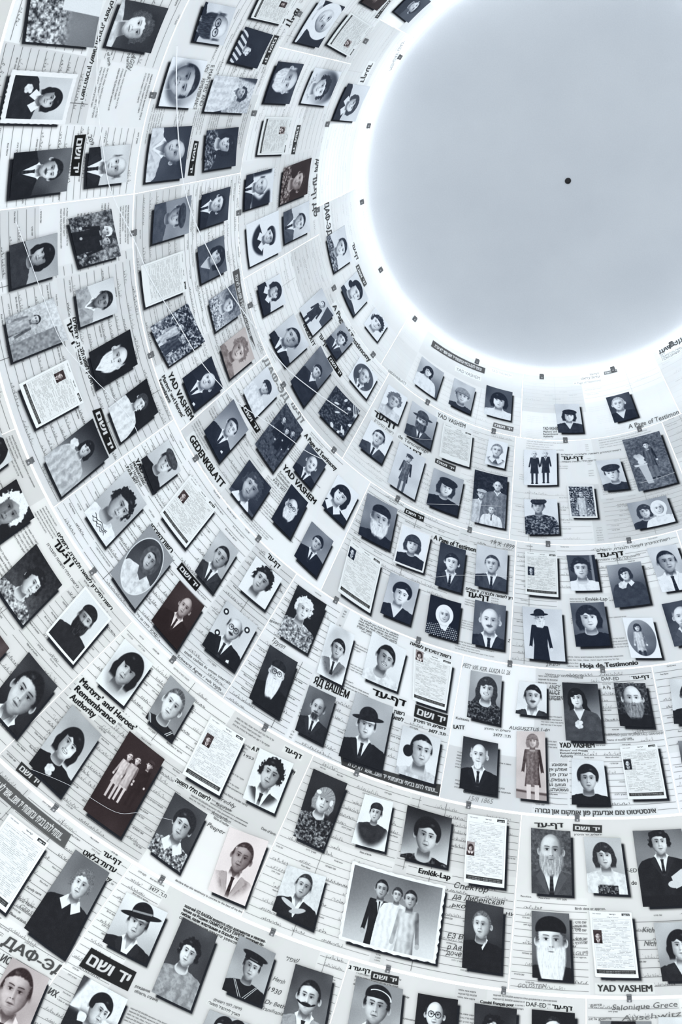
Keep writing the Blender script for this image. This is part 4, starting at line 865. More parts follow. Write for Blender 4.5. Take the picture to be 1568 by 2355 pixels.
            fr = fr + .06 * np.sin(lx * 9)
            m = np.maximum(sm(.07, -.07, ly - fr), sm(.76, .84, np.abs(lx - fx * .5)) * sm(.95, .6, ly))
            self.mix(sm(1 + e1, 1 - e1, d) * m, hl)
        elif hs == 'updo':
            d = np.sqrt((lx / 1.22) ** 2 + ((ly + .42) / 1.25) ** 2)
            line = -.74 + .40 * (lx - fx * .6) ** 2 + .07 * np.sin(lx * 5 + hx * 20)
            m = np.maximum(sm(.06, -.06, ly - line), sm(.80, .88, np.abs(lx - fx * .5)) * sm(.35, .1, ly))
            self.mix(sm(1 + e1, 1 - e1, d) * m, hl)
        if f.get('bun'): self.ell(hx - 1.15 * r * (1 if t > 0 else -1), hy + .35 * r, .45 * r, .5 * r, hc + .03)
        if f.get('bow'):
            self.ell(hx - .85 * r, hy - .75 * r, .3 * r, .22 * r, .93); self.ell(hx + .9 * r, hy - .1 * r, .2 * r, .35 * r, .88)
        # beard
        if be:
            bk, bt_ = be; bt_ = float(bt_)
            hairy = bt_ + .30 * (self.streak() - .5) + .08 * (fine - .5) - .10 * sm(.2, 1.0, lx * side)
            if bk in ('full', 'long'):
                ln = 2.2 if bk == 'full' else 3.3
                wv = np.where(ly < 1.0, .98, .98 * (1 - .55 * np.clip((ly - 1.0) / (ln - 1.0), 0, 1) ** 1.5))
                m = sm(.40, .70, ly + .30 * np.abs(lx - fx)) * sm(1 + e1 * 2, 1 - e1 * 2, np.abs(lx - fx * .4) / wv) * sm(ln + .15, ln - .35, ly + .2 * mid)
                m = m * (1 - sm(.26, .12, np.sqrt(((lx - fx)) ** 2 + ((ly - .35) / 1.2) ** 2)))
                self.mix(m, np.clip(hairy, .04, .97)); spot(fx, .70, .2, .045, min(.35, bt_ * .5), .8)
                self.mix(sm(1.2, .8, np.sqrt(((lx - fx) / .42) ** 2 + ((ly - .54) / .1) ** 2)) * .8, np.clip(hairy * .9, .04, .95))
            elif bk == 'goat':
                d = np.sqrt(((lx - fx) / .45) ** 2 + ((ly - 1.05) / .55) ** 2); self.mix(sm(1.15, .85, d) * (ly > .78), np.clip(hairy, .05, .95))
                spot(fx, .56, .36, .09, bt_ * .9, .9)
            elif bk == 'mous': spot(fx, .55, .34, .10, bt_, .92, .35)
            elif bk == 'hand':
                spot(fx, .58, .48, .15, bt_, 1, .25)
                for q in (-1, 1): self.ell(hx + (fx + q * .62) * r, hy + .5 * r, .22 * r, .07 * r, bt_, rot=-q * .5)
        if f.get('g'):
            for q in (-1, 1):
                ex = fx + q * .38 * (1 - .2 * abs(t))
                d = np.sqrt(((lx - ex) / .30) ** 2 + ((ly + .08) / .30) ** 2)
                self.mix(sm(.15, .05, np.abs(d - 1)), .08)
            self.mix((np.abs(lx - fx) < .12) * sm(.09, .03, np.abs(ly + .1)), .08)
        # hats
        if ht:
            hk_, tn = ht; tn = float(tn)
            tex = tn + .12 * (self.nz(.05) - .5)
            if hk_ in ('fedora', 'brim'):
                bw = 1.75 if hk_ == 'fedora' else 1.95
                d = np.sqrt((lx / 1.05) ** 2 + ((ly + 1.05) / .95) ** 2); self.mix(sm(1.06, .96, d) * (ly < -.6), tex)
                ly2 = ly + .22 * lx * (1 if hk_ == 'brim' else .6)
                d = np.sqrt((lx / bw) ** 2 + ((ly2 + .78) / .28) ** 2); self.mix(sm(1.08, .95, d), tex * .85)
                if hk_ == 'brim': self.mix(sm(.14, .06, np.abs(ly2 + 1.08)) * (np.abs(lx) < .98), .55)
                self.mix(sm(-.5, -.35, ly) * sm(-.1, -.3, ly) * face * .5, sk * .35)
            elif hk_ == 'kippah':
                d = np.sqrt((lx / 1.06) ** 2 + ((ly + .75) / .85) ** 2); self.mix(sm(1.05, .96, d) * sm(-.58, -.66, ly - .08 * lx * lx), tex)
                if f.get('band'): self.mix(sm(.09, .03, np.abs(np.sqrt((lx / 1.06) ** 2 + ((ly + .62) / .62) ** 2) - .98)) * (ly < -.6) * (lx > -.7), .9)
            elif hk_ in ('cap', 'beret'):
                d = np.sqrt(((lx - .1) / 1.3) ** 2 + ((ly + .95) / .62) ** 2); self.mix(sm(1.05, .95, d), tex)
                self.mix(sm(1.05, .95, np.abs(lx)) * sm(.12, .06, np.abs(ly + .62)), tn * .8)
                if hk_ == 'cap': self.ell(hx, hy - .52 * r, .85 * r, .17 * r, tn * .6)
            elif hk_ == 'cloche':
                d = np.sqrt((lx / 1.18) ** 2 + ((ly + .4) / 1.15) ** 2); self.mix(sm(1.04, .96, d) * sm(-.38, -.46, ly - .15 * lx * lx), tex)
                self.mix(sm(.12, .06, np.abs(ly + .5 - .15 * lx * lx)) * (np.abs(lx) < 1.25), tn * .8)
            elif hk_ == 'sailor':
                d = np.maximum(np.abs(lx) / 1.45, np.abs(ly + 1.18) / .36); self.mix(sm(1.1, .9, np.sqrt((lx / 1.5) ** 2 + ((ly + 1.2) / .34) ** 2)), tex)
                self.mix((np.abs(lx) < 1.08) * sm(.03, -.03, np.abs(ly + .82) - .2), tn * .9); self.mix((np.abs(lx) < .5) * sm(.1, .05, np.abs(ly + .8)), .35)
            elif hk_ == 'scarf':
                d = np.sqrt((lx / .86) ** 2 + ((ly - .1) / 1.12) ** 2)
                self.mix(sm(.98, 1.06, d) * sm(1.46, 1.38, np.sqrt((lx / 1.0) ** 2 + (ly / 1.2) ** 2)), np.clip(tn + .12 * (mid - .5), 0, .98))
        if f.get('sig'):
            for q in range(3): self.mix(sm(.012, .004, np.abs(self.Y - (self.a * (.86 + .035 * q) + .025 * np.sin(self.X * (22 + 9 * q) + q)))) * (self.X > .2) * (self.X < .75), .08)
        if 'fl' in f:
            qx, qy = f['fl']; qy *= a
            for q in range(7):
                an = q * .9; self.ell(qx + .07 * math.cos(an) * (q > 0), qy + .07 * math.sin(an) * (q > 0), .055, .055, .9 - .06 * (q % 3), .5)

    def background(self, f):
        b = f.get('b', .5); b = b if isinstance(b, list) else [b, b]
        v = self.Y / self.a
        g = sm(-.1, 1.1, v * .8 + .2 * self.X)
        self.I[:] = b[0] + (b[1] - b[0]) * g
        self.I += .10 * (self.nz(.35) - .5)
        n = float(f.get('n', 0))
        if n: self.I += n * 1.6 * (self.nz(.05) - .5) + n * (self.nz(.02) - .5)
        im = f.get('im'); X, Y, a = self.X, self.Y, self.a
        if im in ('garden', 'grass', 'trees', 'leaves'):
            t = self.nz(.045) * .6 + self.nz(.02) * .4
            if im == 'garden': self.mix((X > .0) * sm(.35, .6, v), np.clip(t * 1.1, .05, .95)); self.poly([(.15, -.1), (.55, -.1), (.5, .55 * a), (.3, .55 * a)], .85)
            elif im == 'grass': self.mix(sm(.45, .6, v + .05 * np.sin(X * 9)), np.clip(.35 + .9 * (t - .5), .05, .9))
            elif im == 'trees': self.mix(sm(.75, .55, v), np.clip(.35 + 1.5 * (t - .5), .05, .95))
            else:
                self.mix(np.ones_like(X), np.clip(.22 + .6 * (t - .5), .05, .9))
                for q in range(11): self.ell(self.rng.random(), self.rng.random() * a, .05 + .05 * self.rng.random(), .025 + .03 * self.rng.random(), .85, .3, 1, self.rng.random() * 3)
                for q in range(4): self.poly([(.72 + q * .07, 0), (.75 + q * .07, 0), (.95 + q * .05, .3 * a), (.92 + q * .05, .3 * a)], .8)
        elif im == 'blot': self.mix(sm(.45, .55, self.nz(.16)) * sm(.45, .7, v) + sm(.2, .1, X + .3 * v) * .8, .13)
        elif im == 'blotr': self.poly([(.62, .1 * a), (1, .05 * a), (1, .6 * a), (.8, .6 * a)], .3)
        elif im == 'wallb': self.mix(sm(.6, .62, X) * sm(.1, .12, v), .42 + .2 * self.nz(.05))
        elif im == 'sides': self.mix(np.maximum(sm(.62, .78, X + .1 * np.sin(Y * 7)), sm(.16, .05, X)) * sm(.85, .7, v) * sm(.05, .15, v), .12)
        elif im == 'sidew': self.mix(sm(.78, .82, X), .5); self.mix(sm(.88, .9, X), .15)
        elif im == 'floor': self.mix(sm(.885, .89, v), .62); self.mix(sm(.03, .0, np.abs(v - .885 - .03 * X)), .3)
        elif im == 'porch':
            for q in (.04, .16, .21): self.mix(sm(.02, .0, np.abs(X - q)) * (v < .8), .2)
            self.mix(sm(.3, .22, X) * .35 * sm(1, .6, v), .5)
            self.mix(sm(.72, .76, X) * .9, .9)

    def after(self, f):
        im = f.get('im'); X, Y, a = self.X, self.Y, self.a; v = Y / a
        if im == 'table':
            self.poly([(.08, .52 * a), (.45, .52 * a), (.42, .56 * a), (.12, .56 * a)], .8); self.poly([(.2, .55 * a), (.42, .55 * a), (.45, .9 * a), (.3, .9 * a)], .72)
            for q in range(6): self.ell(.2 + .03 * q, (.36 + .03 * (q % 3)) * a, .06, .06, .7 + .06 * (q % 3), .6)
            self.ell(.3, .48 * a, .09, .05 * a, .85)
        elif im == 'book': self.poly([(.62, .62 * a), (.85, .52 * a), (.9, .72 * a), (.68, .78 * a)], .8); self.ell(.66, .72 * a, .12, .05 * a, .78); self.mix(sm(.84, .88, v), .1)
        elif im == 'arms':
            self.ell(.3, .72 * a, .2, .05 * a, .75, .2, 1, .3); self.ell(.55, .8 * a, .2, .05 * a, .72, .2, 1, -.4)
        elif im == 'rings':
            for x, y in ((.12, .18), (.8, .2), (.18, .62)):
                d = np.hypot(X - x, Y - y * a) / .055; self.mix(sm(.45, .2, np.abs(d - 1)), .1); self.mix(sm(.7, .5, d), .95)
        elif im == 'porch':
            self.poly([(.78, .5 * a), (.98, .44 * a), (.98, .5 * a), (.78, .56 * a)], .25)
            for q in range(5): self.poly([(.80 + .04 * q, .74 * a + .03 * q), (.82 + .04 * q, .74 * a + .03 * q), (.82 + .04 * q, a), (.80 + .04 * q, a)], .12)
            self.poly([(.78, .7 * a), (.8, .7 * a), (1, .86 * a), (1, .9 * a)], .15)
            self.ell(.5, .66 * a, .06, .045 * a, .75); self.poly([(.43, .36 * a), (.6, .36 * a), (.6, .58 * a), (.45, .6 * a)], .9)
            for q in range(5): self.mix(sm(.008, .002, np.abs(X - .6 - .035 * q)) * (v > .62) * .4, .6)
        if f.get('fd'):
            d = np.sqrt(((X - .5) / .55) ** 2 + ((Y - .45 * a) / (.56 * a)) ** 2); self.mix(sm(.75, 1.1, d), .93)
        if f.get('fo'):
            d = np.sqrt(((X - .5) / .38) ** 2 + ((Y - .5 * a) / (.36 * a)) ** 2); self.mix(sm(.9, 1.15, d), .93)
        if 'o' in f:
            d = np.sqrt(((X - .5) / .47) ** 2 + ((Y - .5 * a) / (.46 * a)) ** 2)
            self.mix(sm(.985, 1.0, d), float(f['o']))
            self.mix(sm(.03, .01, np.abs(d - 1)), .85)

    def finish(self, f, ring):
        I_ = np.pad(self.I, 1, mode='edge'); self.I = .4 * self.I + .11 * (I_[:-2, 1:-1] + I_[2:, 1:-1] + I_[1:-1, :-2] + I_[1:-1, 2:]) + .04 * (I_[:-2, :-2] + I_[2:, 2:] + I_[:-2, 2:] + I_[2:, :-2])
        I = self.I; C_ = np.clip(I, 0, 1); I = I + .95 * (C_ * C_ * (3 - 2 * C_) - C_)
        I = I + .05 * (self.rng.random(self.I.shape).astype(np.float32) - .5) + .03 * (self.nz(.012) - .5)
        I = np.clip(I, 0, 1)
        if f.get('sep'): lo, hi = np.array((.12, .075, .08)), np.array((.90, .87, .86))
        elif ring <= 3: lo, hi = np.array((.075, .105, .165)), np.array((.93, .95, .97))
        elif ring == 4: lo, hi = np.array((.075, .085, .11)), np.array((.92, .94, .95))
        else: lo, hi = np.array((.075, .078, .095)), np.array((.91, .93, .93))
        return lo + (hi - lo) * I[..., None]

def paint_portrait(spec, w, h, ring, rng):
    figs = parse(spec); p = Painter(w, h, rng); p.many = len(figs) > 1
    p.background(figs[0])
    for f in figs: p.figure(f)
    p.after(figs[0])
    return p.finish(figs[0], ring)

def paint_page(w, h, inset, ring, rng, band=True):
    T = np.full((h, w), .93, np.float32); T += .015 * (noise2((h, w), w * .3, rng) - .5)
    m = w * .05
    hline(T, m, w - m, h * .11, .75); vline(T, h * .11, h * .9, m, .75); vline(T, h * .11, h * .9, w - m, .75)
    blit_text(T, (w * .06, h * .045), (w * .27, h * .045), w * .022, 'YAD VASHEM', .35)
    blit_text(T, (w * .45, h * .045), (w * .62, h * .045), w * .026, 'דף-עד', .3, True)
    blit_text(T, (w * .40, h * .09), (w * .68, h * .09), w * .020, 'A Page of Testimony', .4)
    T[int(h * .02):int(h * .06), int(w * .76):int(w * .95)] = .2
    blit_text(T, (w * .79, h * .053), (w * .93, h * .053), w * .030, 'יד ושם', .92, True)
    y = h * .14
    while y < h * .86:
        hline(T, m * 1.3, w - m * 1.3, y, .80, 1.0)
        x = m * 1.5
        while x < w - m * 3:
            ln = w * rng.uniform(.04, .16)
            if rng.random() < .72: hline(T, x, min(x + ln, w - m * 1.5), y - h * .008, rng.uniform(.58, .78), 1.6)
            x += ln + w * .02
        y += h * .021
    ix = None
    if band:
        ix = (inset[0], inset[1], inset[0] + .2, inset[1] + .2) if inset[0] > .01 else None
        T[int(h * .885):int(h * .945), int(m):int(w - m)] = .22
        for q in range(2): blit_text(T, (w * .1, h * (.912 + .024 * q)), (w * .9, h * (.912 + .024 * q)), h * .012, 'ונתתי להם בביתי ובחומותי יד ושם אשר לא יכרת', .85)
    out = np.repeat(T[..., None], 3, 2) * np.array((.985, 1.0, 1.0))
    if ix:
        a, b, c, d = int(ix[0] * w), int(ix[1] * h), int(ix[2] * w), int(ix[3] * h)
        sp = rng.choice(['b=.25;h=.5,.42,.24;hs=short;K=suit,.1;sep=1', 'b=.6;h=.5,.42,.24;hs=bob;K=collar,.2;sep=1', 'b=.15;h=.5,.42,.24;hs=bald;K=suit,.1'])
        out[b:d, a:c] = paint_portrait(str(sp), c - a, d - b, ring, rng)
    return np.clip(out, 0, 1), ix

# ---------------------------------------------------------------- materials
M_shell = emit_mat('backlight', (0.96, 0.98, 1.0), SHELL_STRENGTH)
M_rim = emit_mat('ring_lamp_light', (0.90, 0.95, 1.0), RIM_STRENGTH)
M_edge = plain_mat('sheet_edge', (0.75, 0.77, 0.8), 0.5)
M_clip = plain_mat('dark_clip_metal', (0.16, 0.165, 0.17), 0.45, 0.55)
M_screw = plain_mat('screw_metal', (0.45, 0.45, 0.46), 0.35, 0.8)
M_black = plain_mat('black_enamel', (0.012, 0.012, 0.014), 0.6)
M_glare = plain_mat('white_cable', (0.88, 0.90, 0.93), 0.35)  # white of the tubes that stand in for reflected glare
M_paper = plain_mat('white_paper', (0.82, 0.84, 0.85), 0.6)

def ceiling_material():
    m, nt, b = mat('grey_plaster')
    tc = nt.nodes.new('ShaderNodeTexCoord')
    n1 = nt.nodes.new('ShaderNodeTexNoise'); n1.inputs['Scale'].default_value = 1.3; n1.inputs['Detail'].default_value = 4
    n2 = nt.nodes.new('ShaderNodeTexNoise'); n2.inputs['Scale'].default_value = 90; n2.inputs['Detail'].default_value = 2
    for n in (n1, n2): nt.links.new(tc.outputs['Object'], n.inputs['Vector'])
    ad = nt.nodes.new('ShaderNodeMath'); ad.operation = 'MULTIPLY_ADD'; ad.inputs[1].default_value = 0.5
    nt.links.new(n2.outputs['Fac'], ad.inputs[0]); nt.links.new(n1.outputs['Fac'], ad.inputs[2])
    r = nt.nodes.new('ShaderNodeValToRGB'); r.color_ramp.elements[0].position = .35; r.color_ramp.elements[1].position = 1.1
    r.color_ramp.elements[0].color = (*CEIL_LO, 1); r.color_ramp.elements[1].color = (*CEIL_HI, 1)
    nt.links.new(ad.outputs[0], r.inputs[0]); nt.links.new(r.outputs[0], b.inputs['Base Color'])
    b.inputs['Roughness'].default_value = .9; b.inputs['Specular IOR Level'].default_value = .1
    return m
CEIL_LO, CEIL_HI = (0.455, 0.485, 0.525), (0.53, 0.56, 0.595)
M_ceil = ceiling_material()

def printed_shadow_material():  # dark feathered colour that paints the drop shadow of each print
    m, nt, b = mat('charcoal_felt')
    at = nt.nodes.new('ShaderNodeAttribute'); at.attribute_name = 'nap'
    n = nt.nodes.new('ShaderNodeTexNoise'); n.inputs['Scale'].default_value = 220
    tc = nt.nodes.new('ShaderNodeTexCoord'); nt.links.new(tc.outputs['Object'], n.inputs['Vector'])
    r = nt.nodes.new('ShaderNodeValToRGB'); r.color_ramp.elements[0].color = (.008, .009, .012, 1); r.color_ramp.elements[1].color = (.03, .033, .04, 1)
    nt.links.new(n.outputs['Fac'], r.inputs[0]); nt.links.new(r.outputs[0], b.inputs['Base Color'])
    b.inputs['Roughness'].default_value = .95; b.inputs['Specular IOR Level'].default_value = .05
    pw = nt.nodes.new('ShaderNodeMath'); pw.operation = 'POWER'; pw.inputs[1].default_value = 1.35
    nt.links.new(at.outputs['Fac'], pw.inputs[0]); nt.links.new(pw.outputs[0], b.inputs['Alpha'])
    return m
M_shadow = printed_shadow_material()

# ---------------------------------------------------------------- structure: backlit shell, ceiling
def revolve(name, prof, material, seg=144, kind='structure'):
    V_, F_ = [], []
    for i in range(seg):
        a = 2 * math.pi * i / seg
        for r, z in prof: V_.append((r * math.cos(a), r * math.sin(a), z + LIFT))
    n = len(prof)
    for i in range(seg):
        j = (i + 1) % seg
        for q in range(n - 1): F_.append((i * n + q, i * n + q + 1, j * n + q + 1, j * n + q))
    return tag(new_obj(name, V_, F_, material, smooth=True), kind=kind)
wall = revolve('wall_around', [(RAD[k] + d, HGT[k] + d * .6 + .02) for k, d in zip(range(7), (.42, .36, .16, .06, .05, .05, .05))], M_shell)
wall['label'] = 'white backlit cone behind the printed sheets'

V_, F_ = [(0, 0, HGT[0] + .10 + LIFT)], []
SEG = 128; rings = [0.5, 1.1, 1.5, 1.75, 2.1]
for r in rings:
    for i in range(SEG): V_.append((r * math.cos(2 * math.pi * i / SEG), r * math.sin(2 * math.pi * i / SEG), HGT[0] + .10 + LIFT))
for i in range(SEG):
    F_.append((0, 1 + (i + 1) % SEG, 1 + i))
    for q in range(len(rings) - 1):
        a = 1 + q * SEG + i; b = 1 + q * SEG + (i + 1) % SEG
        F_.append((a, b, b + SEG, a + SEG))
ceiling = tag(new_obj('ceiling', V_, F_, M_ceil), kind='structure', label='flat pale grey disc closing the top of the cone')

# ---------------------------------------------------------------- data
def quad(v): return [(math.radians(v[2 * i]), v[2 * i + 1]) for i in range(len(v) // 2)]
SEAMS = {1: [61.5, 100.3, 140, 180.7, 222.3], 2: [66.2, 101.5, 137, 174.6, 211.9], 3: [70.9, 100.2, 130.1, 160.8, 192],
         4: [80, 107, 134.4, 162.6, 192], 5: [97.5, 122.2, 147.7], 6: [90.7, 111.8, 132.9]}
FILL = {1: 5, 2: 6, 3: 8, 4: 9, 5: 13, 6: 15}
GAP_TOP = {1: .0, 2: .004, 3: .005, 4: .007, 5: .010, 6: .012}
SEAM_GAP = .0034
TEX = 520

texts = []
for ln in TEXTS.strip('\n').split('\n'):
    k, v, h, s, o = ln.split('|'); v = [float(x) for x in v.split()]
    texts.append((int(k), quad(v), float(h), s, float(o.rstrip('bh')), 'b' in o, 'h' in o))
plaques = []
for ln in PLAQUES.strip('\n').split('\n'):
    k, v, s, o = ln.split('|'); plaques.append((int(k), quad([float(x) for x in v.split()]), s, float(o)))

LABELS = ['Family name', 'First Name', 'Place of birth', 'Name of mother', 'Date of birth', 'שם משפחה', 'שם פרטי', 'שם האם', 'תאריך לידה', 'מקום לידה',
          'מקומות המגורים במלחמה', 'Birth date or approx.', 'שם פרטי -', 'שם מהבית -']
LINES = ['תפקידו של יד ושם הוא לאסוף אל המולדת את זכרם', 'של כל אלה מבני העם היהודי, שנפלו, מסרו את נפשם', 'נלחמו ומרדו באויב הנאצי ועוזריו',
         'задачей ЯД ВАШЕМ является сбор документов и увековечение', 'declare that this testimony is correct to the best of my knowledge',
         'гибли, пали жертвами в борьбе против нацизма', 'לרשום חללי השואה והגבורה', 'רשות הזיכרון לשואה ולגבורה, ירושלים']

def paint_panel(Wp, Hp, k, mine, plq, rng, to_tex):
    px = TEX
    T = np.full((Hp, Wp), .915, np.float32)
    T += .02 * (noise2((Hp, Wp), Wp * .22, rng) - .5)
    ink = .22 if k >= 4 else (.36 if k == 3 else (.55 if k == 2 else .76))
    cols = int(rng.integers(2, 4)); xs = np.r_[0, np.sort(rng.uniform(.12, .88, cols - 1)), 1] * Wp
    for c in range(cols):
        x0, x1 = int(xs[c]), int(xs[c + 1]); ysp = int(Hp * rng.uniform(.35, .65))
        for y0, y1 in ((0, ysp), (ysp, Hp)):
            if x1 - x0 < 20: continue
            T[y0:y1, x0:x1] += rng.uniform(-.035, .03)
            kind = rng.random() * .97; y = y0 + rng.uniform(.03, .07) * px
            if kind < .66:          # a form with ruled lines
                sp = rng.uniform(.044, .068) * px; lt = min(.86, ink + rng.uniform(.0, .22))
                if rng.random() < .5: vline(T, y0 + 6, y1 - 6, x0 + (x1 - x0) * rng.uniform(.2, .8), lt, 1.5)
                while y < y1 - 6:
                    hline(T, x0 + 5, x1 - 5, y, lt, 1.2)
                    x = x0 + rng.uniform(6, 70)
                    while x < x1 - 50:
                        q = rng.random()
                        if q < .45:
                            s = LABELS[int(rng.integers(len(LABELS)))]; hh = rng.uniform(.0095, .013) * px
                            L = text_bitmap(s).shape[1] / (.70 * EM) * hh
                            if x + L < x1 - 4: blit_text(T, (x, y - sp * .60), (x + L, y - sp * .60), hh, s, min(.9, ink + rng.uniform(0, .2)))
                            x += L + rng.uniform(20, 90)
                        elif q < .86:
                            L = rng.uniform(.08, .24) * px
                            if x + L < x1 - 4: scribble(T, x, y - 3, L, rng.uniform(.020, .036) * px, min(.92, ink + rng.uniform(.0, .3)), rng)
                            x += L + rng.uniform(20, 90)
                        else: x += rng.uniform(.06, .2) * px
                    y += sp
            elif kind < .90:        # short paragraphs of small print
                while y < y1 - 20:
                    sp = rng.uniform(.020, .028) * px; hh = sp * .46; n_ = int(rng.integers(3, 7)); s = LINES[int(rng.integers(len(LINES)))]
                    lft = x0 + 10 + rng.uniform(0, .15) * (x1 - x0); wid = (x1 - 10 - lft) * rng.uniform(.7, 1)
                    for r_ in range(n_):
                        if y > y1 - 6: break
                        s = LINES[int(rng.integers(len(LINES)))]; full = text_bitmap(s).shape[1] / (.70 * EM) * hh
                        if full > wid: s = s[:max(4, int(len(s) * wid / full))]; full = min(wid, text_bitmap(s).shape[1] / (.70 * EM) * hh)
                        blit_text(T, (lft, y), (lft + full, y), hh, s, min(.92, ink + .12)); y += sp
                    y += rng.uniform(.05, .14) * px
    # headings, black name plates and written names as they stand on the sheets
    for q, s, tone in plq:
        P = np.array([to_tex(*p) for p in q], float)[[0, 1, 3, 2]]
        c = P.mean(0)
        lo = np.maximum(P.min(0).astype(int) - 2, 0); hi = np.minimum(P.max(0).astype(int) + 3, (Wp, Hp))
        if hi[0] <= lo[0] or hi[1] <= lo[1]: continue
        gx, gy = np.meshgrid(np.arange(lo[0], hi[0]) + .5, np.arange(lo[1], hi[1]) + .5)
        d = None
        for i in range(4):
            a, b = P[i], P[(i + 1) % 4]; L = np.hypot(*(b - a))
            e = ((gx - a[0]) * (b[1] - a[1]) - (gy - a[1]) * (b[0] - a[0])) / L
            d = e if d is None else np.maximum(d, e)
        sub = T[lo[1]:hi[1], lo[0]:hi[0]]; sub += (tone - sub) * np.clip(.5 - d / 1.5, 0, 1)
        long = len(s) > 12
        a = P[3] + (P[0] - P[3]) * .25; b = P[2] + (P[1] - P[2]) * .25; hgt = np.hypot(*(P[0] - P[3])) * (.48 if long else .58)
        blit_text(T, a + (b - a) * .06, a + (b - a) * .94, hgt, s, .93, True)
    for q, h, s, tone, bold, hand in mine:
        a = to_tex(*q[0]); b = to_tex(*q[1])
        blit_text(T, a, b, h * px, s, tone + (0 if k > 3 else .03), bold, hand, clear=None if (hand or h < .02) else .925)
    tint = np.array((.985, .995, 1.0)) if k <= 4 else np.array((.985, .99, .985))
    return np.clip(T[..., None] * tint, 0, 1)

spare = None
panels = []
for k in range(1, 7):
    S = list(SEAMS[k]); last = S[-1]; n = FILL[k]
    S += [last + (S[0] + 360 - last) * (i + 1) / n for i in range(n)]
    for i in range(len(S) - 1):
        lo, hi = S[i], S[i + 1]
        if lo > 300: lo, hi = lo - 360, hi - 360
        # the left edge (seen from inside) has the larger angle
        rm = rad_at(k, .5); sl = slant(k)
        g = SEAM_GAP
        def posf(u, v, off, k=k, lo=lo, hi=hi, sl=sl, g=g):
            s = (GAP_TOP[k] + (sl - GAP_TOP[k] - GAP_TOP.get(k + 1, .012)) * v) / sl
            r = rad_at(k, s); a, b = math.radians(lo) + g / r, math.radians(hi) - g / r
            return wallpoint(k, b + (a - b) * u, s, off)
        vis = (lo < 235 and hi > 55) if k <= 4 else (lo < 215 and hi > 75)
        Wp, Hp = int(math.radians(hi - lo) * rm * TEX), int(sl * TEX)
        rng = np.random.default_rng(1000 * k + i)
        def to_tex(th, s, lo=lo, hi=hi, Wp=Wp, Hp=Hp): return ((math.radians(hi) - th) / math.radians(hi - lo) * Wp, s * Hp)
        if vis:
            inside = lambda q: lo < math.degrees(sum(p[0] for p in q) / len(q)) % 360 < hi
            mine = [t[1:] for t in texts if t[0] == k and inside(t[1])]
            plq = [p[1:] for p in plaques if p[0] == k and inside(p[1])]
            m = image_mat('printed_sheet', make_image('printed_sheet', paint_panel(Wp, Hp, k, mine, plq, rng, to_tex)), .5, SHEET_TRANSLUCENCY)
        else:
            if spare is None: spare = image_mat('printed_sheet', make_image('printed_sheet', paint_panel(500, 420, 4, [], [], rng, to_tex)), .5, SHEET_TRANSLUCENCY)
            m = spare
        sheet('panel', posf, 14, 2, .006, m, wall)

# ---------------------------------------------------------------- clips along the joints
def clip_mesh():
    prof = [(-.030, .004), (-.030, .010), (-.006, .012), (.0, .020), (.008, .020), (.014, .012), (.028, .010), (.028, .004)]
    V_, F_ = [], []
    for x in (-.019, .019):
        for y, z in prof: V_.append((x, y, z))
    n = len(prof)
    for q in range(n): F_.append((q, (q + 1) % n, n + (q + 1) % n, n + q))
    F_.append(tuple(range(n))[::-1]); F_.append(tuple(range(n, 2 * n)))
    me = bpy.data.meshes.new('clip'); me.from_pydata(V_, [], F_); me.materials.append(M_clip); return me
def screw_mesh():
    V_, F_ = [], []
    for z, r in ((.010, .008), (.0155, .008), (.017, .0055)):
        for i in range(10): V_.append((r * math.cos(i * .6283), -.018 + r * math.sin(i * .6283), z))
    for q in range(2):
        for i in range(10): F_.append((q * 10 + i, q * 10 + (i + 1) % 10, q * 10 + 10 + (i + 1) % 10, q * 10 + 10 + i))
    F_.append(tuple(range(20, 30)))
    me = bpy.data.meshes.new('screw'); me.from_pydata(V_, [], F_); me.materials.append(M_screw); return me
CM, SM = clip_mesh(), screw_mesh()
def frame_at(k, th, s, off=0.0):
    p = Vector(wallpoint(k, th, s, off)); e = 1e-3
    x = (Vector(wallpoint(k, th - e, s)) - Vector(wallpoint(k, th + e, s))).normalized()
    y = (Vector(wallpoint(k, th, s - e)) - Vector(wallpoint(k, th, s + e))).normalized()
    z = x.cross(y)
    M = Matrix.Identity(4)
    for i in range(3): M[i][0] = x[i]; M[i][1] = y[i]; M[i][2] = z[i]; M[i][3] = p[i]
    return M
for j, angs in CLIPS:
    step = sum(angs[i] - angs[i + 1] for i in range(3)) / 3
    allang = list(angs)
    for a in allang:
        c = new_obj('clip', None, None, None, wall, mesh=CM)
        M = frame_at(max(j, 1), math.radians(a), 1.0 if j > 0 else .015)
        sc = {0: 1.1, 1: 1.05, 2: 1.0, 3: 1.0, 4: .98, 5: .95}[j]
        c.matrix_world = M @ Matrix.Scale(sc, 4)
        s_ = new_obj('screw', None, None, None, c, mesh=SM)

# ---------------------------------------------------------------- prints and testimony pages
prints = []
for ln in PHOTOS.strip('\n').split('\n'):
    k, v, spec, lab = ln.split('|'); prints.append((int(k), quad([float(x) for x in v.split()]), spec, lab))
cells = []
ATLAS_W = 4096; PT = 560
cx_, cy_, rowh = 0, 0, 0
order = []
for i, (k, q, spec, lab) in enumerate(prints):
    sl = slant(k)
    def met(a, b): return math.hypot((a[0] - b[0]) * rad_at(k, (a[1] + b[1]) / 2), (a[1] - b[1]) * sl)
    wm = (met(q[0], q[1]) + met(q[2], q[3])) / 2; hm = (met(q[0], q[2]) + met(q[1], q[3])) / 2
    f = parse(spec)[0]; bd_ = float(f.get('bd', 0))
    wi, hi_ = wm * (1 - 2 * bd_), hm - 2 * bd_ * wm
    order.append((int(hi_ * PT), int(wi * PT), i, wm, hm, f, bd_))
order.sort(key=lambda t: -t[0])
place = {}
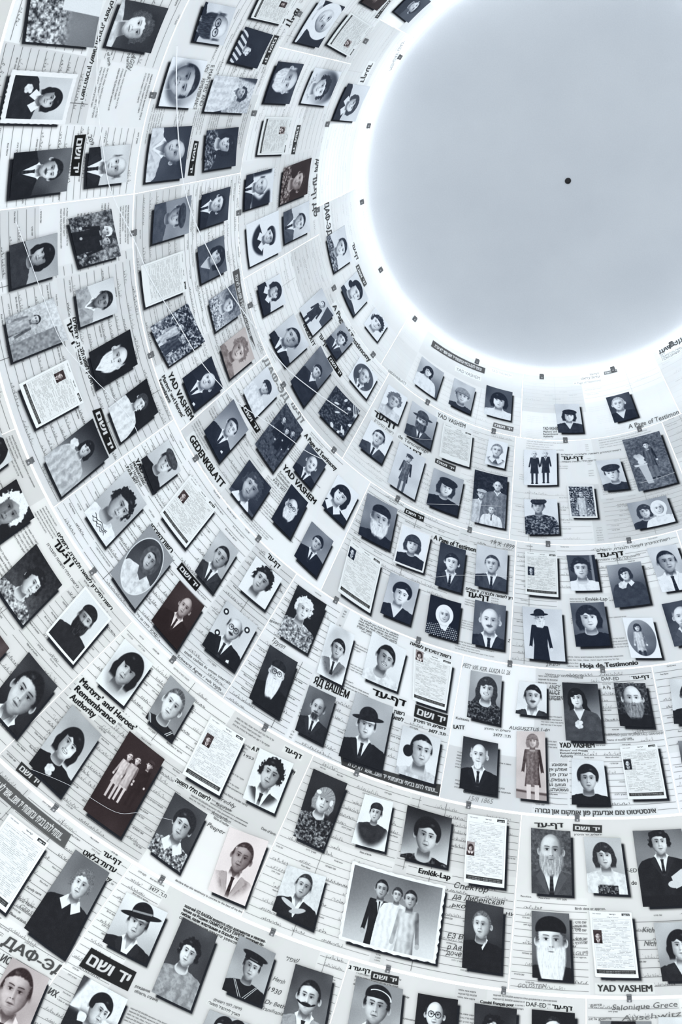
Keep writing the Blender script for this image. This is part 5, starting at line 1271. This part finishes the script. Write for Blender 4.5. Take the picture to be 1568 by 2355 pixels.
for h, w, i, wm, hm, f, bd_ in order:
    if cx_ + w + 4 > ATLAS_W: cx_ = 0; cy_ += rowh + 4; rowh = 0
    place[i] = (cx_ + 2, cy_ + 2, w, h, wm, hm, f, bd_); cx_ += w + 4; rowh = max(rowh, h)
ATLAS_H = cy_ + rowh + 4
atlas = np.full((ATLAS_H, ATLAS_W, 3), .5, np.float32)
pages = {}
for i, (k, q, spec, lab) in enumerate(prints):
    x, y, w, h, wm, hm, f, bd_ = place[i]; rng = np.random.default_rng(500 + i)
    if 'doc' in f:
        img, ix = paint_page(w, h, f['doc'] if isinstance(f['doc'], list) else [0, 0], k, rng, 'without band' not in lab and 'blank-looking' not in lab)
        pages[i] = ix
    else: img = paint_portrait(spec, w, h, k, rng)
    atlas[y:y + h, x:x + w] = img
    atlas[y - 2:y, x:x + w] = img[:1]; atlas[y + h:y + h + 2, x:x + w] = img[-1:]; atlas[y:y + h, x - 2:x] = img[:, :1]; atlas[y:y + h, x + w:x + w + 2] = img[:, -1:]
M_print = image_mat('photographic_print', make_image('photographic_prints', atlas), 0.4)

for i, (k, q, spec, lab) in enumerate(prints):
    x, y, w, h, wm, hm, f, bd_ = place[i]; sl = slant(k); rng = random.Random(i)
    uv = (x / ATLAS_W, 1 - (y + h) / ATLAS_H, (x + w) / ATLAS_W, 1 - y / ATLAS_H)
    LIM = .97
    def at(u, v, off, k=k, q=q):
        t0 = q[0][0] * (1 - u) + q[1][0] * u; t1 = q[2][0] * (1 - u) + q[3][0] * u
        s0 = q[0][1] * (1 - u) + q[1][1] * u; s1 = q[2][1] * (1 - u) + q[3][1] * u
        s = min(.985, max(.012, s0 * (1 - v) + s1 * v))
        return wallpoint(k, t0 * (1 - v) + t1 * v, s, off)
    bu, bv = bd_, bd_ * wm / hm
    inner = lambda u, v, off, bu=bu, bv=bv: at(bu + (1 - 2 * bu) * u, bv + (1 - 2 * bv) * v, .016 + off)
    doc = 'doc' in f
    o = sheet('testimony_page' if doc else 'portrait_photograph', inner, 6, 2, .005, M_print, None, uv)
    tag(o, lab, 'document' if doc else 'photograph', 'testimony pages on the cone wall' if doc else 'old photographs on the cone wall')
    if bd_ > 0:
        n = 26 if f.get('dk') else 10; pts_o, pts_i = [], []
        for e in range(4):
            for j in range(n):
                tt = j / n; c = [(tt, 0), (1, tt), (1 - tt, 1), (0, 1 - tt)][e]
                nrm = [(0, -1), (1, 0), (0, 1), (-1, 0)][e]; jit = (.006 * math.sin(j * 2.4) + rng.uniform(-.004, .004)) if f.get('dk') else 0
                pts_o.append((c[0] + nrm[0] * jit, c[1] + nrm[1] * jit)); pts_i.append((bu + (1 - 2 * bu) * c[0], bv + (1 - 2 * bv) * c[1]))
        V_ = [at(u, v, .0155) for u, v in pts_o] + [at(u, v, .0155) for u, v in pts_i] + [at(u, v, .010) for u, v in pts_o]
        N4 = 4 * n; F_ = []
        for j in range(N4):
            j2 = (j + 1) % N4
            F_.append((j, N4 + j, N4 + j2, j2)); F_.append((j, j2, 2 * N4 + j2, 2 * N4 + j))
        b_ = new_obj('paper_border', V_, F_, M_paper, o); b_['label'] = 'white paper border'
    if doc and pages.get(i):
        a, b, c, d = pages[i]
        sub = lambda u, v, off, a=a, b=b, c=c, d=d: at(a + (c - a) * u, b + (d - b) * v, .0175 + off)
        s_ = sheet('inset_portrait', sub, 2, 1, .0015, M_print, o, (uv[0] + (uv[2] - uv[0]) * a, uv[3] - (uv[3] - uv[1]) * d, uv[0] + (uv[2] - uv[0]) * c, uv[3] - (uv[3] - uv[1]) * b))
        s_['label'] = 'small portrait glued to the page'
    if doc and 'without band' not in lab and 'blank-looking' not in lab:
        a, b, c, d = .05, .885, .95, .945
        sub = lambda u, v, off, a=a, b=b, c=c, d=d: at(a + (c - a) * u, b + (d - b) * v, .0172 + off)
        s_ = sheet('footer_band', sub, 6, 1, .0012, M_print, o, (uv[0] + (uv[2] - uv[0]) * a, uv[3] - (uv[3] - uv[1]) * d, uv[0] + (uv[2] - uv[0]) * c, uv[3] - (uv[3] - uv[1]) * b))
        s_['label'] = 'dark footer band'
    # printed drop shadow, painted as a soft dark sheet at right and below
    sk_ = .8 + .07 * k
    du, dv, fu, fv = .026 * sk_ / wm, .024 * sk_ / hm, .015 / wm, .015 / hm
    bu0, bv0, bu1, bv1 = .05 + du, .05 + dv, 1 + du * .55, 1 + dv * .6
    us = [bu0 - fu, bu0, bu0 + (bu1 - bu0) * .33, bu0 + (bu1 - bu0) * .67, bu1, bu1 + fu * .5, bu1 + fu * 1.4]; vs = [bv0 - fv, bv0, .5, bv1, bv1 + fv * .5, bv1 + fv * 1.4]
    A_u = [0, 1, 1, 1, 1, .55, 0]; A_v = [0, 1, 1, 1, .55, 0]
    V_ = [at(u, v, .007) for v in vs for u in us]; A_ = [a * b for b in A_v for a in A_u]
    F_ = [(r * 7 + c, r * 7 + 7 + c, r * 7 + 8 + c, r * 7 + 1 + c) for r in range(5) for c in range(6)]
    b_ = new_obj('backing', V_, F_, M_shadow, o); b_['label'] = 'soft-edged charcoal backing'
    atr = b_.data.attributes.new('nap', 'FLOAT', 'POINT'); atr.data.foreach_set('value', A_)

# ---------------------------------------------------------------- reflected glare lines, added as thin white tubes over the sheets
GLARE_LABELS = ['long white cable curving over the upper left prints, nearest the rim', 'long white cable over the left prints, second from the rim',
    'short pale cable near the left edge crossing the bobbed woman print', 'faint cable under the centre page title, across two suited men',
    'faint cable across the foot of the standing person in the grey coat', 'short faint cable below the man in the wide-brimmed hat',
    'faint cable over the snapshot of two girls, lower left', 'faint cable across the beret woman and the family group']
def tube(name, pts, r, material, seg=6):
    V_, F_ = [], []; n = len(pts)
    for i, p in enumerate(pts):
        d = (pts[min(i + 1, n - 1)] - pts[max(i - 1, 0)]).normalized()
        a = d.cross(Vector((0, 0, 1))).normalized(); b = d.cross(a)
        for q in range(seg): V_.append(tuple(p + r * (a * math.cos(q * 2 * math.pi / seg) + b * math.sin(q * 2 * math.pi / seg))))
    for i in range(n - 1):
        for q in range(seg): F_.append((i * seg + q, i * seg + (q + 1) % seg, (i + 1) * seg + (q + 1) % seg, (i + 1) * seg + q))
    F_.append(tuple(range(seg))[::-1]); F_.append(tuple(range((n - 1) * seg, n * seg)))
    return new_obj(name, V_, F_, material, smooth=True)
for c, path in enumerate(GLARE_LINES):
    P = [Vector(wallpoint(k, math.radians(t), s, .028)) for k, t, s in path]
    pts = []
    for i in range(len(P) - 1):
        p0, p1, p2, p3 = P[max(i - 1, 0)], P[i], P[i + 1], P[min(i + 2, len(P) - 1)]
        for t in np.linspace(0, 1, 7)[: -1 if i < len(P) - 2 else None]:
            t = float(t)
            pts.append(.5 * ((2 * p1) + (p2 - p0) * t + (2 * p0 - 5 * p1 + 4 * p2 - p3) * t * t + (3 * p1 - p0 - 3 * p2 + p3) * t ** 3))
    tag(tube('cable', pts, (.0042, .0032, .0022, .0012, .0011, .0011, .0011, .0010)[c], M_glare), GLARE_LABELS[c], 'cable', 'thin cables over the prints')

# ---------------------------------------------------------------- lamp ring at the rim, fitting in the ceiling
def torus(name, R_, r_, z, material, seg=160, ns=8):
    V_, F_ = [], []
    for i in range(seg):
        a = 2 * math.pi * i / seg
        for q in range(ns):
            b = 2 * math.pi * q / ns; V_.append(((R_ + r_ * math.cos(b)) * math.cos(a), (R_ + r_ * math.cos(b)) * math.sin(a), z + r_ * math.sin(b) + LIFT))
    for i in range(seg):
        for q in range(ns): F_.append((i * ns + q, ((i + 1) % seg) * ns + q, ((i + 1) % seg) * ns + (q + 1) % ns, i * ns + (q + 1) % ns))
    return new_obj(name, V_, F_, material, smooth=True)
for kk, ss, oo, st in ((1, .05, -.20, 1.0), (1, .75, -.22, .45)):
    p_ = wallpoint(kk, 0.0, ss, oo)
    bl = torus('backlight_lamp', p_[0], .02, p_[2] - LIFT, emit_mat('backlight_lamp_light', (0.93, 0.97, 1.0), BACK_STRENGTH * st), 96, 6)
    tag(bl, kind='structure', label='ring lamp standing behind the uppermost printed sheets'); bl.parent = wall
rl = torus('ring_lamp', RAD[0] - .012, .010, HGT[0] + .03, M_rim)
tag(rl, 'glowing white ring lamp around the rim of the grey ceiling', 'lamp')

V_, F_ = [], []
for r, z in ((.026, .0), (.0275, -.004), (.025, -.008), (.018, -.009), (.016, -.003)):
    for i in range(24): V_.append((r * math.cos(i * math.pi / 12), r * math.sin(i * math.pi / 12), HGT[0] + .10 + LIFT + z))
for q in range(4):
    for i in range(24): F_.append((q * 24 + i, q * 24 + (i + 1) % 24, q * 24 + 24 + (i + 1) % 24, q * 24 + 24 + i))
F_.append(tuple(range(96, 120)))
tag(new_obj('ceiling_fitting', V_, F_, M_black), 'small round black fitting at the middle of the grey ceiling', 'fitting')
